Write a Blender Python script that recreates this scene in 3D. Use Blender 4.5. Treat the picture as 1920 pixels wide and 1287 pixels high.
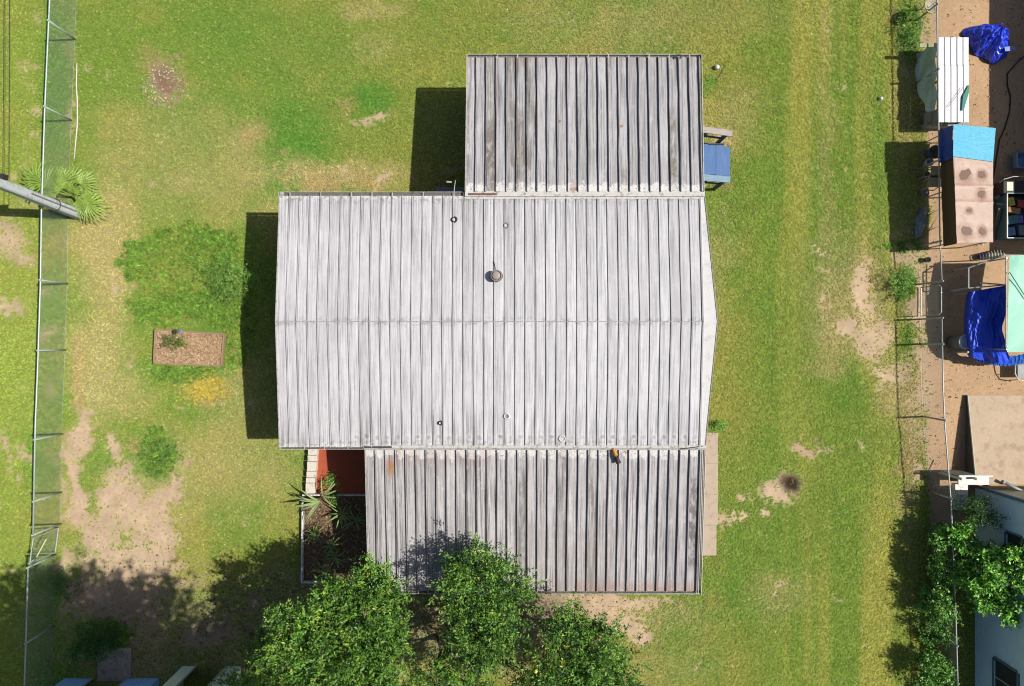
import bpy, math, random
import numpy as np
from mathutils import Vector, Matrix

for o in list(bpy.data.objects):
    bpy.data.objects.remove(o)
scene = bpy.context.scene
COL = scene.collection

# ------------------------------------------------------------------ camera
H = 23.2          # drone height above the lawn (m)
F = 1280.0        # focal length in photo pixels (1920 wide)
cam_d = bpy.data.cameras.new('camera')
cam_d.lens = 24.0
cam_d.sensor_width = 36.0
cam_d.clip_end = 2000
cam = bpy.data.objects.new('camera', cam_d)
cam.location = (0, 0, H)
cam.rotation_euler = (0, 0, 0)
COL.objects.link(cam)
scene.camera = cam

# ------------------------------------------------------------------ light
SH = Vector((-0.735, -0.03, -1.0))      # way the sunlight travels
ELEV = math.atan2(1.0, math.hypot(SH.x, SH.y))
world = bpy.data.worlds.new('World')
scene.world = world
world.use_nodes = True
wn = world.node_tree
sky = wn.nodes.new('ShaderNodeTexSky')
sky.sky_type = 'NISHITA'
sky.sun_disc = False
sky.sun_elevation = ELEV
sky.sun_rotation = math.radians(87.7)
sky.altitude = 10
sky.air_density = 1.0
sky.dust_density = 2.0
bg = wn.nodes['Background']
wn.links.new(sky.outputs['Color'], bg.inputs['Color'])
bg.inputs['Strength'].default_value = 0.06
sun_d = bpy.data.lights.new('sun', 'SUN')
sun_d.energy = 4.2
sun_d.angle = math.radians(0.53)
sun_d.color = (1.0, 0.955, 0.88)
sun = bpy.data.objects.new('sun', sun_d)
sun.location = (20, 1, 30)
sun.rotation_euler = SH.to_track_quat('-Z', 'Y').to_euler()
COL.objects.link(sun)

scene.view_settings.view_transform = 'Standard'
scene.view_settings.look = 'None'
scene.view_settings.gamma = 1.0
scene.view_settings.use_curve_mapping = False
scene.view_settings.exposure = 0.7
scene.render.engine = 'CYCLES'
scene.cycles.filter_width = 1.1

# ------------------------------------------------------------------ helpers
rnd = random.Random(7)
R = math.radians


def P(px, py, z=0.0):
    """photo pixel + real height -> place in the yard (metres)"""
    return Vector(((px - 960) * (H - z) / F, (643 - py) * (H - z) / F, z))


def lin1(c):
    c = c / 255.0
    return c / 12.92 if c <= 0.04045 else ((c + 0.055) / 1.055) ** 2.4


KEXP = 1.75


def A(r, g, b, k=1.0):
    """base colour whose sunlit look is about this display colour"""
    return tuple(min(0.9, lin1(v) / KEXP * k) for v in (r, g, b))


def tag(o, label=None, cat=None, group=None, kind=None):
    if label: o['label'] = label
    if cat: o['category'] = cat
    if group: o['group'] = group
    if kind: o['kind'] = kind
    return o


def thing(name, label, cat, loc=(0, 0, 0), group=None):
    o = bpy.data.objects.new(name, None)
    o.empty_display_size = 0.2
    o.location = loc
    COL.objects.link(o)
    return tag(o, label, cat, group)


def origin(o):
    v = Vector((0, 0, 0))
    while o is not None:
        v = v + o.location
        o = o.parent
    return v


class MB:
    """collects faces in world coordinates, links them as one mesh object"""
    def __init__(self):
        self.v = []; self.f = []

    def add(self, vs, fs):
        n = len(self.v)
        self.v += [tuple(p) for p in vs]
        self.f += [tuple(i + n for i in f) for f in fs]
        return self

    def quad(self, a, b, c, d):
        return self.add([a, b, c, d], [(0, 1, 2, 3)])

    def box(self, x0, x1, y0, y1, z0, z1):
        vs = [(x0, y0, z0), (x1, y0, z0), (x1, y1, z0), (x0, y1, z0),
              (x0, y0, z1), (x1, y0, z1), (x1, y1, z1), (x0, y1, z1)]
        return self.add(vs, [(0, 3, 2, 1), (4, 5, 6, 7), (0, 1, 5, 4), (1, 2, 6, 5), (2, 3, 7, 6), (3, 0, 4, 7)])

    def bar(self, a, b, w, h, up=(0, 0, 1)):
        """rectangular bar from a to b; w sideways, h along up"""
        a = Vector(a); b = Vector(b)
        d = (b - a).normalized()
        u = Vector(up)
        s = d.cross(u)
        if s.length < 1e-4:
            s = d.cross(Vector((0, 1, 0)))
        s.normalize()
        u = s.cross(d).normalized()
        vs = []
        for p in (a, b):
            for i, j in ((-1, -1), (1, -1), (1, 1), (-1, 1)):
                vs.append(p + s * (w / 2 * i) + u * (h / 2 * j))
        return self.add(vs, [(0, 3, 2, 1), (4, 5, 6, 7), (0, 1, 5, 4), (1, 2, 6, 5), (2, 3, 7, 6), (3, 0, 4, 7)])

    def tube(self, pts, r, n=6, caps=True):
        pts = [Vector(p) for p in pts]
        rs = r if isinstance(r, (list, tuple)) else [r] * len(pts)
        rings = []
        prev = None
        for i, p in enumerate(pts):
            if i == 0: d = pts[1] - pts[0]
            elif i == len(pts) - 1: d = pts[-1] - pts[-2]
            else: d = pts[i + 1] - pts[i - 1]
            d.normalize()
            if prev is None:
                ref = Vector((0, 0, 1)) if abs(d.z) < 0.9 else Vector((1, 0, 0))
                s = d.cross(ref).normalized()
            else:
                s = (prev - d * prev.dot(d))
                s = s.normalized() if s.length > 1e-5 else d.orthogonal().normalized()
            prev = s
            t = d.cross(s)
            rings.append([p + (s * math.cos(2 * math.pi * k / n) + t * math.sin(2 * math.pi * k / n)) * rs[i] for k in range(n)])
        vs = [q for ring in rings for q in ring]
        fs = []
        for i in range(len(rings) - 1):
            for k in range(n):
                k2 = (k + 1) % n
                fs.append((i * n + k, i * n + k2, (i + 1) * n + k2, (i + 1) * n + k))
        if caps:
            fs.append(tuple(range(n - 1, -1, -1)))
            fs.append(tuple((len(rings) - 1) * n + k for k in range(n)))
        return self.add(vs, fs)

    def lathe(self, c, prof, n=16):
        """prof: list of (radius, z) turned about a vertical axis at c"""
        c = Vector(c)
        vs = []
        for r, z in prof:
            for k in range(n):
                a = 2 * math.pi * k / n
                vs.append(c + Vector((r * math.cos(a), r * math.sin(a), z)))
        fs = []
        for i in range(len(prof) - 1):
            for k in range(n):
                k2 = (k + 1) % n
                fs.append((i * n + k, i * n + k2, (i + 1) * n + k2, (i + 1) * n + k))
        fs.append(tuple(range(n - 1, -1, -1)))
        fs.append(tuple((len(prof) - 1) * n + k for k in range(n)))
        return self.add(vs, fs)

    def ring(self, c, r, t, axis=(0, 0, 1), n=18, m=6):
        c = Vector(c); ax = Vector(axis).normalized()
        u = ax.orthogonal().normalized(); w = ax.cross(u)
        vs = []; fs = []
        for k in range(n):
            a = 2 * math.pi * k / n
            d = u * math.cos(a) + w * math.sin(a)
            for j in range(m):
                b = 2 * math.pi * j / m
                vs.append(c + d * (r + t * math.cos(b)) + ax * (t * math.sin(b)))
        for k in range(n):
            for j in range(m):
                fs.append((k * m + j, ((k + 1) % n) * m + j, ((k + 1) % n) * m + (j + 1) % m, k * m + (j + 1) % m))
        return self.add(vs, fs)

    def build(self, name, mat, parent=None, smooth=False, bevel=0.0):
        o0 = origin(parent)
        me = bpy.data.meshes.new(name)
        me.from_pydata([(x - o0.x, y - o0.y, z - o0.z) for x, y, z in self.v], [], self.f)
        if smooth:
            me.polygons.foreach_set('use_smooth', [True] * len(me.polygons))
        me.materials.append(mat)
        me.update()
        o = bpy.data.objects.new(name, me)
        COL.objects.link(o)
        o.parent = parent
        if bevel:
            b = o.modifiers.new('bevel', 'BEVEL')
            b.width = bevel; b.segments = 2; b.limit_method = 'ANGLE'
        return o


def smoothstep(a, b, x):
    t = np.clip((x - a) / (b - a), 0, 1)
    return t * t * (3 - 2 * t)


def vnoise(x, y, seed):
    xi = np.floor(x).astype(np.int64); yi = np.floor(y).astype(np.int64)
    xf = x - xi; yf = y - yi
    def h(i, j):
        n = (i * 374761393 + j * 668265263 + seed * 974634777) & 0x7fffffff
        n = ((n ^ (n >> 13)) * 1274126177) & 0x7fffffff
        n = (n ^ (n >> 16)) & 0xffff
        return n / 65535.0
    u = xf * xf * (3 - 2 * xf); v = yf * yf * (3 - 2 * yf)
    return (h(xi, yi) * (1 - u) + h(xi + 1, yi) * u) * (1 - v) + (h(xi, yi + 1) * (1 - u) + h(xi + 1, yi + 1) * u) * v


def fbm(x, y, freq, octv, seed):
    s = 0; a = 0.5; t = 0
    for k in range(octv):
        s = s + a * vnoise(x * freq + 17.3 * k, y * freq - 9.1 * k, seed + k)
        t += a; a *= 0.55; freq *= 2.03
    return s / t


# ------------------------------------------------------------------ materials
def node_mat(name):
    m = bpy.data.materials.new(name)
    m.use_nodes = True
    nt = m.node_tree
    return m, nt, nt.nodes['Principled BSDF']


def N(nt, kind, **kw):
    n = nt.nodes.new(kind)
    for k, v in kw.items():
        setattr(n, k, v)
    return n


def MIX(nt, fac, a, b, blend='MIX'):
    n = nt.nodes.new('ShaderNodeMix')
    n.data_type = 'RGBA'; n.blend_type = blend
    for sock, val in ((n.inputs[0], fac), (n.inputs[6], a), (n.inputs[7], b)):
        if isinstance(val, bpy.types.NodeSocket): nt.links.new(val, sock)
        elif isinstance(val, (tuple, list)): sock.default_value = (*val[:3], 1)
        else: sock.default_value = val
    return n.outputs[2]


def MATH(nt, op, a, b=0.0, c=None, clamp=False):
    n = nt.nodes.new('ShaderNodeMath'); n.operation = op; n.use_clamp = clamp
    vals = [a, b] + ([c] if c is not None else [])
    for i, val in enumerate(vals):
        if isinstance(val, bpy.types.NodeSocket): nt.links.new(val, n.inputs[i])
        else: n.inputs[i].default_value = val
    return n.outputs[0]


def RAMP(nt, x, lo, hi):
    n = nt.nodes.new('ShaderNodeMapRange'); n.interpolation_type = 'SMOOTHSTEP'
    nt.links.new(x, n.inputs[0])
    for i, v in ((1, lo), (2, hi)):
        if isinstance(v, bpy.types.NodeSocket): nt.links.new(v, n.inputs[i])
        else: n.inputs[i].default_value = v
    return n.outputs[0]


def NOISE(nt, scale, detail=3, vec=None, stretch=None, rough=0.6):
    n = nt.nodes.new('ShaderNodeTexNoise')
    n.inputs['Scale'].default_value = scale
    n.inputs['Detail'].default_value = detail
    n.inputs['Roughness'].default_value = rough
    if vec is None:
        vec = nt.nodes.new('ShaderNodeNewGeometry').outputs['Position']
    if stretch:
        mp = nt.nodes.new('ShaderNodeMapping')
        mp.inputs['Scale'].default_value = stretch
        nt.links.new(vec, mp.inputs['Vector'])
        vec = mp.outputs['Vector']
    nt.links.new(vec, n.inputs['Vector'])
    return n.outputs['Fac']


def BUMP(nt, p, height, strength=0.3, dist=0.01):
    b = nt.nodes.new('ShaderNodeBump')
    b.inputs['Strength'].default_value = strength
    b.inputs['Distance'].default_value = dist
    nt.links.new(height, b.inputs['Height'])
    nt.links.new(b.outputs['Normal'], p.inputs['Normal'])


_mats = {}


def plain(name, col, rough=0.7, metal=0.0, var=0.25, scale=6.0, stretch=None, dirt=None, dirt_amt=0.5, bump=0.15, spec=0.4):
    """procedural paint / plastic / wood: base colour broken up by two noises and a dirt colour"""
    if name in _mats: return _mats[name]
    m, nt, p = node_mat(name)
    n1 = NOISE(nt, scale, 5, stretch=stretch)
    n2 = NOISE(nt, scale * 7, 3, stretch=stretch)
    c = MIX(nt, n1, tuple(v * (1 - var) for v in col), tuple(min(.92, v * (1 + var)) for v in col))
    c = MIX(nt, MATH(nt, 'MULTIPLY', RAMP(nt, n2, .45, .75), .35), c, tuple(v * .6 for v in col))
    if dirt:
        n3 = NOISE(nt, scale * 1.7, 6, stretch=stretch)
        c = MIX(nt, MATH(nt, 'MULTIPLY', RAMP(nt, n3, .5, .68), dirt_amt), c, dirt)
    nt.links.new(c, p.inputs['Base Color'])
    p.inputs['Roughness'].default_value = rough
    p.inputs['Metallic'].default_value = metal
    p.inputs['Specular IOR Level'].default_value = spec
    if bump:
        BUMP(nt, p, n2, bump, 0.01)
    _mats[name] = m
    return m


def leaf_mat(name, attr_type='GEOMETRY', rough=0.5, trans=0.3, spec=0.4, gain=1.0):
    m, nt, p = node_mat(name)
    at = N(nt, 'ShaderNodeAttribute', attribute_name='tint', attribute_type=attr_type)
    c = at.outputs['Color']
    if gain != 1.0:
        c = MIX(nt, 1.0, c, (gain, gain, gain), 'MULTIPLY')
    nt.links.new(c, p.inputs['Base Color'])
    p.inputs['Roughness'].default_value = rough
    p.inputs['Specular IOR Level'].default_value = spec
    tr = N(nt, 'ShaderNodeBsdfTranslucent')
    ct = MIX(nt, 1.0, c, (1.0, 1.05, .55), 'MULTIPLY')
    nt.links.new(ct, tr.inputs['Color'])
    ms = N(nt, 'ShaderNodeMixShader')
    ms.inputs[0].default_value = trans
    nt.links.new(p.outputs[0], ms.inputs[1])
    nt.links.new(tr.outputs[0], ms.inputs[2])
    nt.links.new(ms.outputs[0], nt.nodes['Material Output'].inputs['Surface'])
    return m


def roof_mat(name, base, dark, white, white_v, mid_dark, rust_v, rib_dirt, spot_v=None, seed=0.0, stains=(), ridge_y=None):
    """weathered aluminium roofing; uv.x runs across a panel (0..1), uv.y along it (metres)"""
    m, nt, p = node_mat(name)
    uv = N(nt, 'ShaderNodeUVMap').outputs[0]
    sx = N(nt, 'ShaderNodeSeparateXYZ'); nt.links.new(uv, sx.inputs[0])
    u, v = sx.outputs[0], sx.outputs[1]
    pos = N(nt, 'ShaderNodeNewGeometry').outputs['Position']
    oi = N(nt, 'ShaderNodeObjectInfo').outputs['Random']
    off = N(nt, 'ShaderNodeVectorMath', operation='ADD'); nt.links.new(pos, off.inputs[0])
    off.inputs[1].default_value = (seed, seed * 2.3, 0)
    pos = off.outputs[0]
    streak = NOISE(nt, 1.0, 6, pos, (26, .55, 1), .65)
    fine = NOISE(nt, 1.0, 4, pos, (60, 2.5, 1), .6)
    blot = NOISE(nt, 1.1, 5, pos, (1.6, 1, 1), .6)
    speck = NOISE(nt, 24, 3, pos)
    c = MIX(nt, blot, tuple(x * .86 for x in base), tuple(x * 1.1 for x in base))
    c = MIX(nt, MATH(nt, 'MULTIPLY', RAMP(nt, oi, .2, 1.0), .34), c, tuple(x * .62 for x in base))
    c = MIX(nt, MATH(nt, 'MULTIPLY', RAMP(nt, streak, .44, .70), mid_dark), c, dark)
    c = MIX(nt, MATH(nt, 'MULTIPLY', RAMP(nt, fine, .5, .8), mid_dark * .6), c, dark)
    big = NOISE(nt, .55, 4, pos, (1.8, .8, 1), .55)
    c = MIX(nt, MATH(nt, 'MULTIPLY', RAMP(nt, big, .5, .7), mid_dark * .65), c, tuple(x * .62 for x in base))
    # grime against the rib
    g = MATH(nt, 'MULTIPLY', RAMP(nt, u, .72, .95), RAMP(nt, streak, .35, .62))
    c = MIX(nt, MATH(nt, 'MULTIPLY', g, rib_dirt), c, dark)
    # white sealant coat near the joint with the house (v small)
    edge = NOISE(nt, 5.5, 5, pos)
    lim = MATH(nt, 'MULTIPLY', MATH(nt, 'MULTIPLY', edge, white_v), 2.0)
    bow = MATH(nt, 'MULTIPLY', MATH(nt, 'POWER', MATH(nt, 'ABSOLUTE', MATH(nt, 'SUBTRACT', u, .5)), 2.0), white_v * 1.6)
    lim = MATH(nt, 'SUBTRACT', lim, bow)
    w = RAMP(nt, MATH(nt, 'SUBTRACT', lim, v), -.05, .05)
    c = MIX(nt, MATH(nt, 'MULTIPLY', w, .8), c, white)
    # peeling flecks inside the white coat
    fl = MATH(nt, 'MULTIPLY', w, RAMP(nt, NOISE(nt, 15, 4, pos), .58, .66))
    c = MIX(nt, MATH(nt, 'MULTIPLY', fl, .8), c, A(120, 105, 98))
    # patches of bare white along the run
    pw = RAMP(nt, NOISE(nt, 1.0, 5, pos, (4.5, 1.1, 1), .6), .66, .75)
    c = MIX(nt, MATH(nt, 'MULTIPLY', pw, .45), c, white)
    # moss / mud runs on a few panels
    mud = MATH(nt, 'MULTIPLY', RAMP(nt, oi, .86, .93), RAMP(nt, NOISE(nt, 1.0, 5, pos, (7, .8, 1)), .42, .62))
    c = MIX(nt, MATH(nt, 'MULTIPLY', mud, .7 if rust_v else .12), c, A(112, 104, 86))
    if rust_v:
        vmax = rust_v
        far = RAMP(nt, v, vmax - .45, vmax - .05)
        rf = MATH(nt, 'MULTIPLY', far, RAMP(nt, NOISE(nt, 7, 5, pos), .36, .62))
        c = MIX(nt, MATH(nt, 'MULTIPLY', rf, .34), c, A(172, 142, 126))
        spot = MATH(nt, 'MULTIPLY', RAMP(nt, NOISE(nt, 2.1, 4, pos), .70, .75), 1.0)
        c = MIX(nt, MATH(nt, 'MULTIPLY', spot, .8), c, A(150, 100, 60))
    if spot_v:
        # one round stain per panel near the eave, with a pale halo
        du = MATH(nt, 'MULTIPLY', MATH(nt, 'SUBTRACT', u, .5), .30)
        dv = MATH(nt, 'SUBTRACT', v, MATH(nt, 'ADD', spot_v - .02, MATH(nt, 'MULTIPLY', oi, .04)))
        d2 = MATH(nt, 'SQRT', MATH(nt, 'ADD', MATH(nt, 'MULTIPLY', du, du), MATH(nt, 'MULTIPLY', dv, dv)))
        d2 = MATH(nt, 'ADD', d2, MATH(nt, 'MULTIPLY', MATH(nt, 'SUBTRACT', edge, .5), .16))
        xg = N(nt, 'ShaderNodeSeparateXYZ'); nt.links.new(pos, xg.inputs[0])
        inx = MATH(nt, 'MULTIPLY', RAMP(nt, xg.outputs[0], -5.4, -4.2), RAMP(nt, xg.outputs[1], 1.0, .0))
        halo = MATH(nt, 'MULTIPLY', RAMP(nt, d2, .15, .11), inx)
        c = MIX(nt, MATH(nt, 'MULTIPLY', halo, MATH(nt, 'MULTIPLY', RAMP(nt, edge, .3, .6), .4)), c, white)
        core = MATH(nt, 'MULTIPLY', RAMP(nt, d2, .085, .035), inx)
        c = MIX(nt, MATH(nt, 'MULTIPLY', core, MATH(nt, 'ADD', .15, MATH(nt, 'MULTIPLY', oi, .5))), c, A(105, 100, 92))
    # blotches of weathering
    b2 = NOISE(nt, 3.6, 6, pos, (1.5, .7, 1), .7)
    c = MIX(nt, MATH(nt, 'MULTIPLY', RAMP(nt, b2, .52, .66), mid_dark * .42), c, tuple(x * .58 for x in base))
    c = MIX(nt, MATH(nt, 'MULTIPLY', RAMP(nt, b2, .46, .34), mid_dark * .35), c, tuple(min(.85, x * 1.25) for x in base))
    gpos = N(nt, 'ShaderNodeSeparateXYZ'); nt.links.new(N(nt, 'ShaderNodeNewGeometry').outputs['Position'], gpos.inputs[0])
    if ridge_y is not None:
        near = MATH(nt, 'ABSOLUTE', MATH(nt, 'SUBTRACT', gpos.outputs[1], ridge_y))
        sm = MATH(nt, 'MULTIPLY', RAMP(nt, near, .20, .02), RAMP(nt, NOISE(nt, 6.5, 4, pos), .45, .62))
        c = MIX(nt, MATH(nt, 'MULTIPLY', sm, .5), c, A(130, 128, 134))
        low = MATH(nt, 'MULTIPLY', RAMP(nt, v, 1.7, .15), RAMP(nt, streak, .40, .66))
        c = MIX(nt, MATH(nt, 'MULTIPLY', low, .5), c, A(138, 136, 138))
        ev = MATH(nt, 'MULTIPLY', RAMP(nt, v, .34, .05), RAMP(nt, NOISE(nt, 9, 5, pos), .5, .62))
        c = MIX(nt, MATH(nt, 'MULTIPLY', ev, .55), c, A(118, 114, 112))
    for (x0, x1, y0, y1, scol, amt) in stains:
        bx = MATH(nt, 'MULTIPLY', RAMP(nt, gpos.outputs[0], x0 - .02, x0 + .02), RAMP(nt, gpos.outputs[0], x1 + .02, x1 - .02))
        by = MATH(nt, 'MULTIPLY', RAMP(nt, gpos.outputs[1], y0 - .25, y0 + .25), RAMP(nt, gpos.outputs[1], y1 + .25, y1 - .25))
        sf = MATH(nt, 'MULTIPLY', MATH(nt, 'MULTIPLY', bx, by), RAMP(nt, NOISE(nt, 5, 5, pos, (1.6, .7, 1)), .34, .58))
        c = MIX(nt, MATH(nt, 'MULTIPLY', sf, amt), c, scol)
    c = MIX(nt, MATH(nt, 'MULTIPLY', RAMP(nt, speck, .6, .72), .22), c, dark)
    nt.links.new(c, p.inputs['Base Color'])
    p.inputs['Roughness'].default_value = .6
    p.inputs['Specular IOR Level'].default_value = .3
    BUMP(nt, p, streak, .12, .01)
    return m

# ------------------------------------------------------------------ the lie of the land
def V3(c):
    return np.array(c)


OLIVE = V3(A(162, 162, 82)); GREEN = V3(A(132, 156, 68)); LUSH = V3(A(96, 149, 58)); YEL = V3(A(180, 170, 106))
STRAW = V3(A(192, 178, 132)); RUSTG = V3(A(188, 160, 116)); LIME = V3(A(152, 168, 76))
SOIL = V3(A(194, 170, 142, 1.22)); SOILD = V3(A(128, 98, 78)); SAND = V3(A(194, 162, 128, 1.1)); MULCH = V3(A(150, 118, 84))
LITTER = V3(A(140, 128, 112))


def blob(px, py, cx, cy, rx, ry, nz, soft=.35, ang=0, amp=.9):
    c, s = math.cos(R(ang)), math.sin(R(ang))
    dx = px - cx; dy = py - cy
    d = np.sqrt(((dx * c + dy * s) / rx) ** 2 + ((-dx * s + dy * c) / ry) ** 2) + (nz - .5) * amp
    return 1 - smoothstep(1 - soft, 1 + soft, d)


LUSH_B = [(620, 190, 150, 150, .45), (560, 300, 70, 90, .5), (700, 185, 42, 30, 1.0), (480, 50, 180, 80, .35), (560, 250, 50, 60, .5),
          (1320, 165, 22, 14, .6), (380, 250, 90, 90, .2), (290, 860, 55, 55, .9), (185, 860, 35, 30, .6), (850, 60, 180, 60, .25),
          (240, 960, 16, 30, .8), (270, 1010, 25, 30, .6), (170, 1000, 16, 16, .7), (165, 920, 30, 40, .55), (1480, 1000, 120, 90, .25),
          (1390, 880, 90, 70, .25), (100, 160, 28, 170, .6), (100, 560, 25, 60, .5), (1345, 800, 14, 10, 1.0),
          (1360, 1060, 60, 60, .35), (550, 890, 25, 45, .4), (500, 960, 60, 20, .2), (400, 640, 55, 70, .6), (340, 690, 70, 25, .7), (1330, 1140, 120, 60, .25), (1335, 150, 10, 8, .8), (640, 345, 30, 14, .5), (545, 345, 60, 10, .5),
          (1480, 640, 60, 120, .3), (1650, 830, 40, 90, .3), (1640, 250, 16, 200, .45), (1600, 740, 40, 40, .4), (1560, 520, 40, 70, .35), (1370, 400, 25, 90, .35),
          (1700, 60, 22, 60, .9), (1690, 530, 26, 26, .9), (1700, 640, 14, 30, .6), (600, 1180, 200, 120, .4), (100, 1180, 60, 120, .5), (120, 1100, 30, 40, .5), (60, 860, 18, 60, .5), (90, 860, 20, 40, .4), (190, 1190, 50, 30, .9)]
DRY_B = [(310, 300, 140, 110, .35), (200, 470, 60, 130, .75), (560, 330, 80, 24, .6), (620, 335, 90, 22, .7), (730, 325, 50, 24, .6), (180, 680, 48, 110, .7),
         (460, 260, 40, 40, .4), (380, 730, 42, 32, .5), (1010, 40, 70, 60, .25), (1180, 60, 120, 50, .3), (1350, 470, 40, 50, .35), (1350, 560, 20, 60, .3),
         (1600, 560, 80, 110, .7), (1560, 640, 40, 60, .6), (1670, 720, 30, 50, .6), (320, 890, 70, 80, .5), (480, 780, 80, 110, .45), (450, 900, 110, 70, .35), (1380, 210, 40, 60, .4), (1350, 255, 25, 14, .6), (540, 400, 90, 30, .4), (330, 340, 30, 20, .5),
         (1150, 1150, 150, 40, .6), (1460, 1110, 60, 40, .4), (1240, 1250, 100, 50, .3), (1690, 200, 18, 130, .5), (1705, 850, 18, 130, .8), (1700, 740, 30, 60, .8), (700, 20, 60, 20, .5), (1550, 300, 14, 280, .3), (1300, 20, 200, 40, .2), (700, 90, 40, 20, .35), (230, 740, 40, 40, .5), (850, 240, 70, 60, .2), (430, 330, 60, 40, .3)]
RUST_B = [(648, 196, 22, 15), (655, 215, 12, 9), (600, 345, 40, 12), (330, 512, 12, 9), (1365, 340, 14, 12), (400, 735, 30, 26), (150, 720, 10, 90), (285, 120, 22, 30), (690, 345, 30, 10), (1700, 1130, 10, 18), (1690, 860, 8, 30), (250, 830, 20, 14), (470, 250, 20, 16), (540, 295, 14, 8), (1690, 35, 14, 10)]
# (cx, cy, rx, ry, angle, strength, dark)
SOIL_B = [(307, 155, 36, 40, 0, 1, .85), (702, 222, 34, 9, -22, 1, 0), (645, 322, 12, 10, 0, .9, 0), (726, 330, 10, 10, 0, .8, 0), (718, 214, 13, 9, 0, 1, 0),
          (153, 815, 17, 40, 10, 1, 0), (140, 880, 15, 60, 0, 1, 0), (212, 850, 14, 30, 0, 1, 0), (222, 920, 36, 60, 10, 1, 0), (190, 1000, 50, 40, 0, 1, 0), (250, 960, 40, 50, -20, 1, 0), (300, 1000, 26, 80, 5, 1, 0), (220, 1050, 90, 40, 0, 1, 0), (215, 1120, 120, 50, 0, 1, .2), (325, 930, 10, 60, 10, 1, 0), (140, 950, 24, 40, 0, 1, 0), (160, 1130, 50, 40, 0, .8, .2),
          (385, 1185, 60, 26, -15, .9, 0), (470, 1130, 30, 20, 0, .7, .2), (250, 1200, 60, 40, 0, .6, .2), (120, 1050, 22, 40, 0, .8, .1),
          (1590, 608, 26, 20, 0, 1, .1), (1625, 545, 20, 60, 0, .9, 0), (1640, 640, 40, 42, 0, .8, 0), (1665, 700, 34, 18, 10, .9, 0), (1540, 478, 14, 10, 0, .9, 0), (1550, 503, 12, 7, 0, 1, 0), (1548, 572, 7, 10, 0, .9, 0), (1546, 596, 5, 5, 0, 1, 0), (1572, 625, 12, 7, 0, 1, 0), (1548, 545, 5, 10, 0, .8, 0),
          (1522, 838, 34, 12, 12, 1, .25), (1488, 842, 10, 6, 0, 1, 0), (1462, 908, 34, 22, -20, 1, 0), (1395, 934, 17, 8, -25, 1, 0), (1385, 970, 28, 9, -8, 1, 0), (1440, 959, 11, 8, 0, 1, 0), (1358, 975, 10, 12, 0, .9, .1), (1622, 842, 6, 5, 0, 1, 0),
          (1150, 1135, 110, 16, 0, .95, 0), (1160, 1165, 60, 20, 8, .9, 0), (1200, 1185, 20, 16, 0, .9, 0), (1050, 1125, 60, 14, 0, .9, 0), (1010, 1160, 50, 30, 0, .9, .1), (1465, 1108, 12, 9, 0, .7, 0),
          (20, 450, 26, 40, 0, .9, .1), (15, 578, 26, 14, 0, .9, 0), (40, 480, 20, 14, 0, .8, 0), (10, 840, 8, 50, 0, .8, 0), (42, 845, 14, 16, 0, .8, 0), (32, 905, 8, 10, 0, .7, 0), (22, 430, 30, 20, 0, .8, .2), (60, 385, 30, 14, 0, .5, 0), (95, 545, 16, 12, 0, .6, 0), (92, 630, 14, 14, 0, .7, 0), (95, 730, 12, 24, 0, .6, 0), (105, 900, 12, 50, 0, .7, 0), (60, 40, 14, 10, 0, .6, 0), (46, 115, 14, 12, 0, .7, 0), (72, 200, 14, 10, 0, .7, 0), (60, 290, 10, 14, 0, .5, 0), (134, 100, 6, 80, 0, .5, 0), (135, 210, 9, 40, 0, .8, 0),
          (1730, 560, 26, 100, 0, .9, 0), (1735, 700, 30, 90, 0, .85, 0), (1745, 830, 20, 80, 0, .75, 0), (1710, 420, 40, 40, 0, .5, .2), (1735, 60, 14, 40, 0, .7, 0), (1705, 475, 40, 22, 0, .8, 0), (1690, 690, 14, 40, 0, .6, 0), (1710, 760, 14, 60, 0, .6, 0), (1715, 880, 14, 30, 0, .7, 0), (1690, 120, 14, 30, 0, .5, 0), (1370, 388, 7, 20, 0, .5, 0), (1353, 258, 12, 6, 0, .6, 0), (1325, 345, 10, 5, 0, .8, 0), (1550, 40, 6, 22, 0, .6, 0), (1365, 620, 8, 10, 0, .3, 0), (210, 540, 8, 8, 0, .8, 0), (245, 690, 8, 14, 0, .6, 0), (205, 695, 10, 6, 0, .5, 0), (160, 770, 20, 14, 0, .8, 0), (845, 310, 24, 10, -20, .6, .2), (800, 340, 20, 10, 0, .5, .2)]


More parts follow.
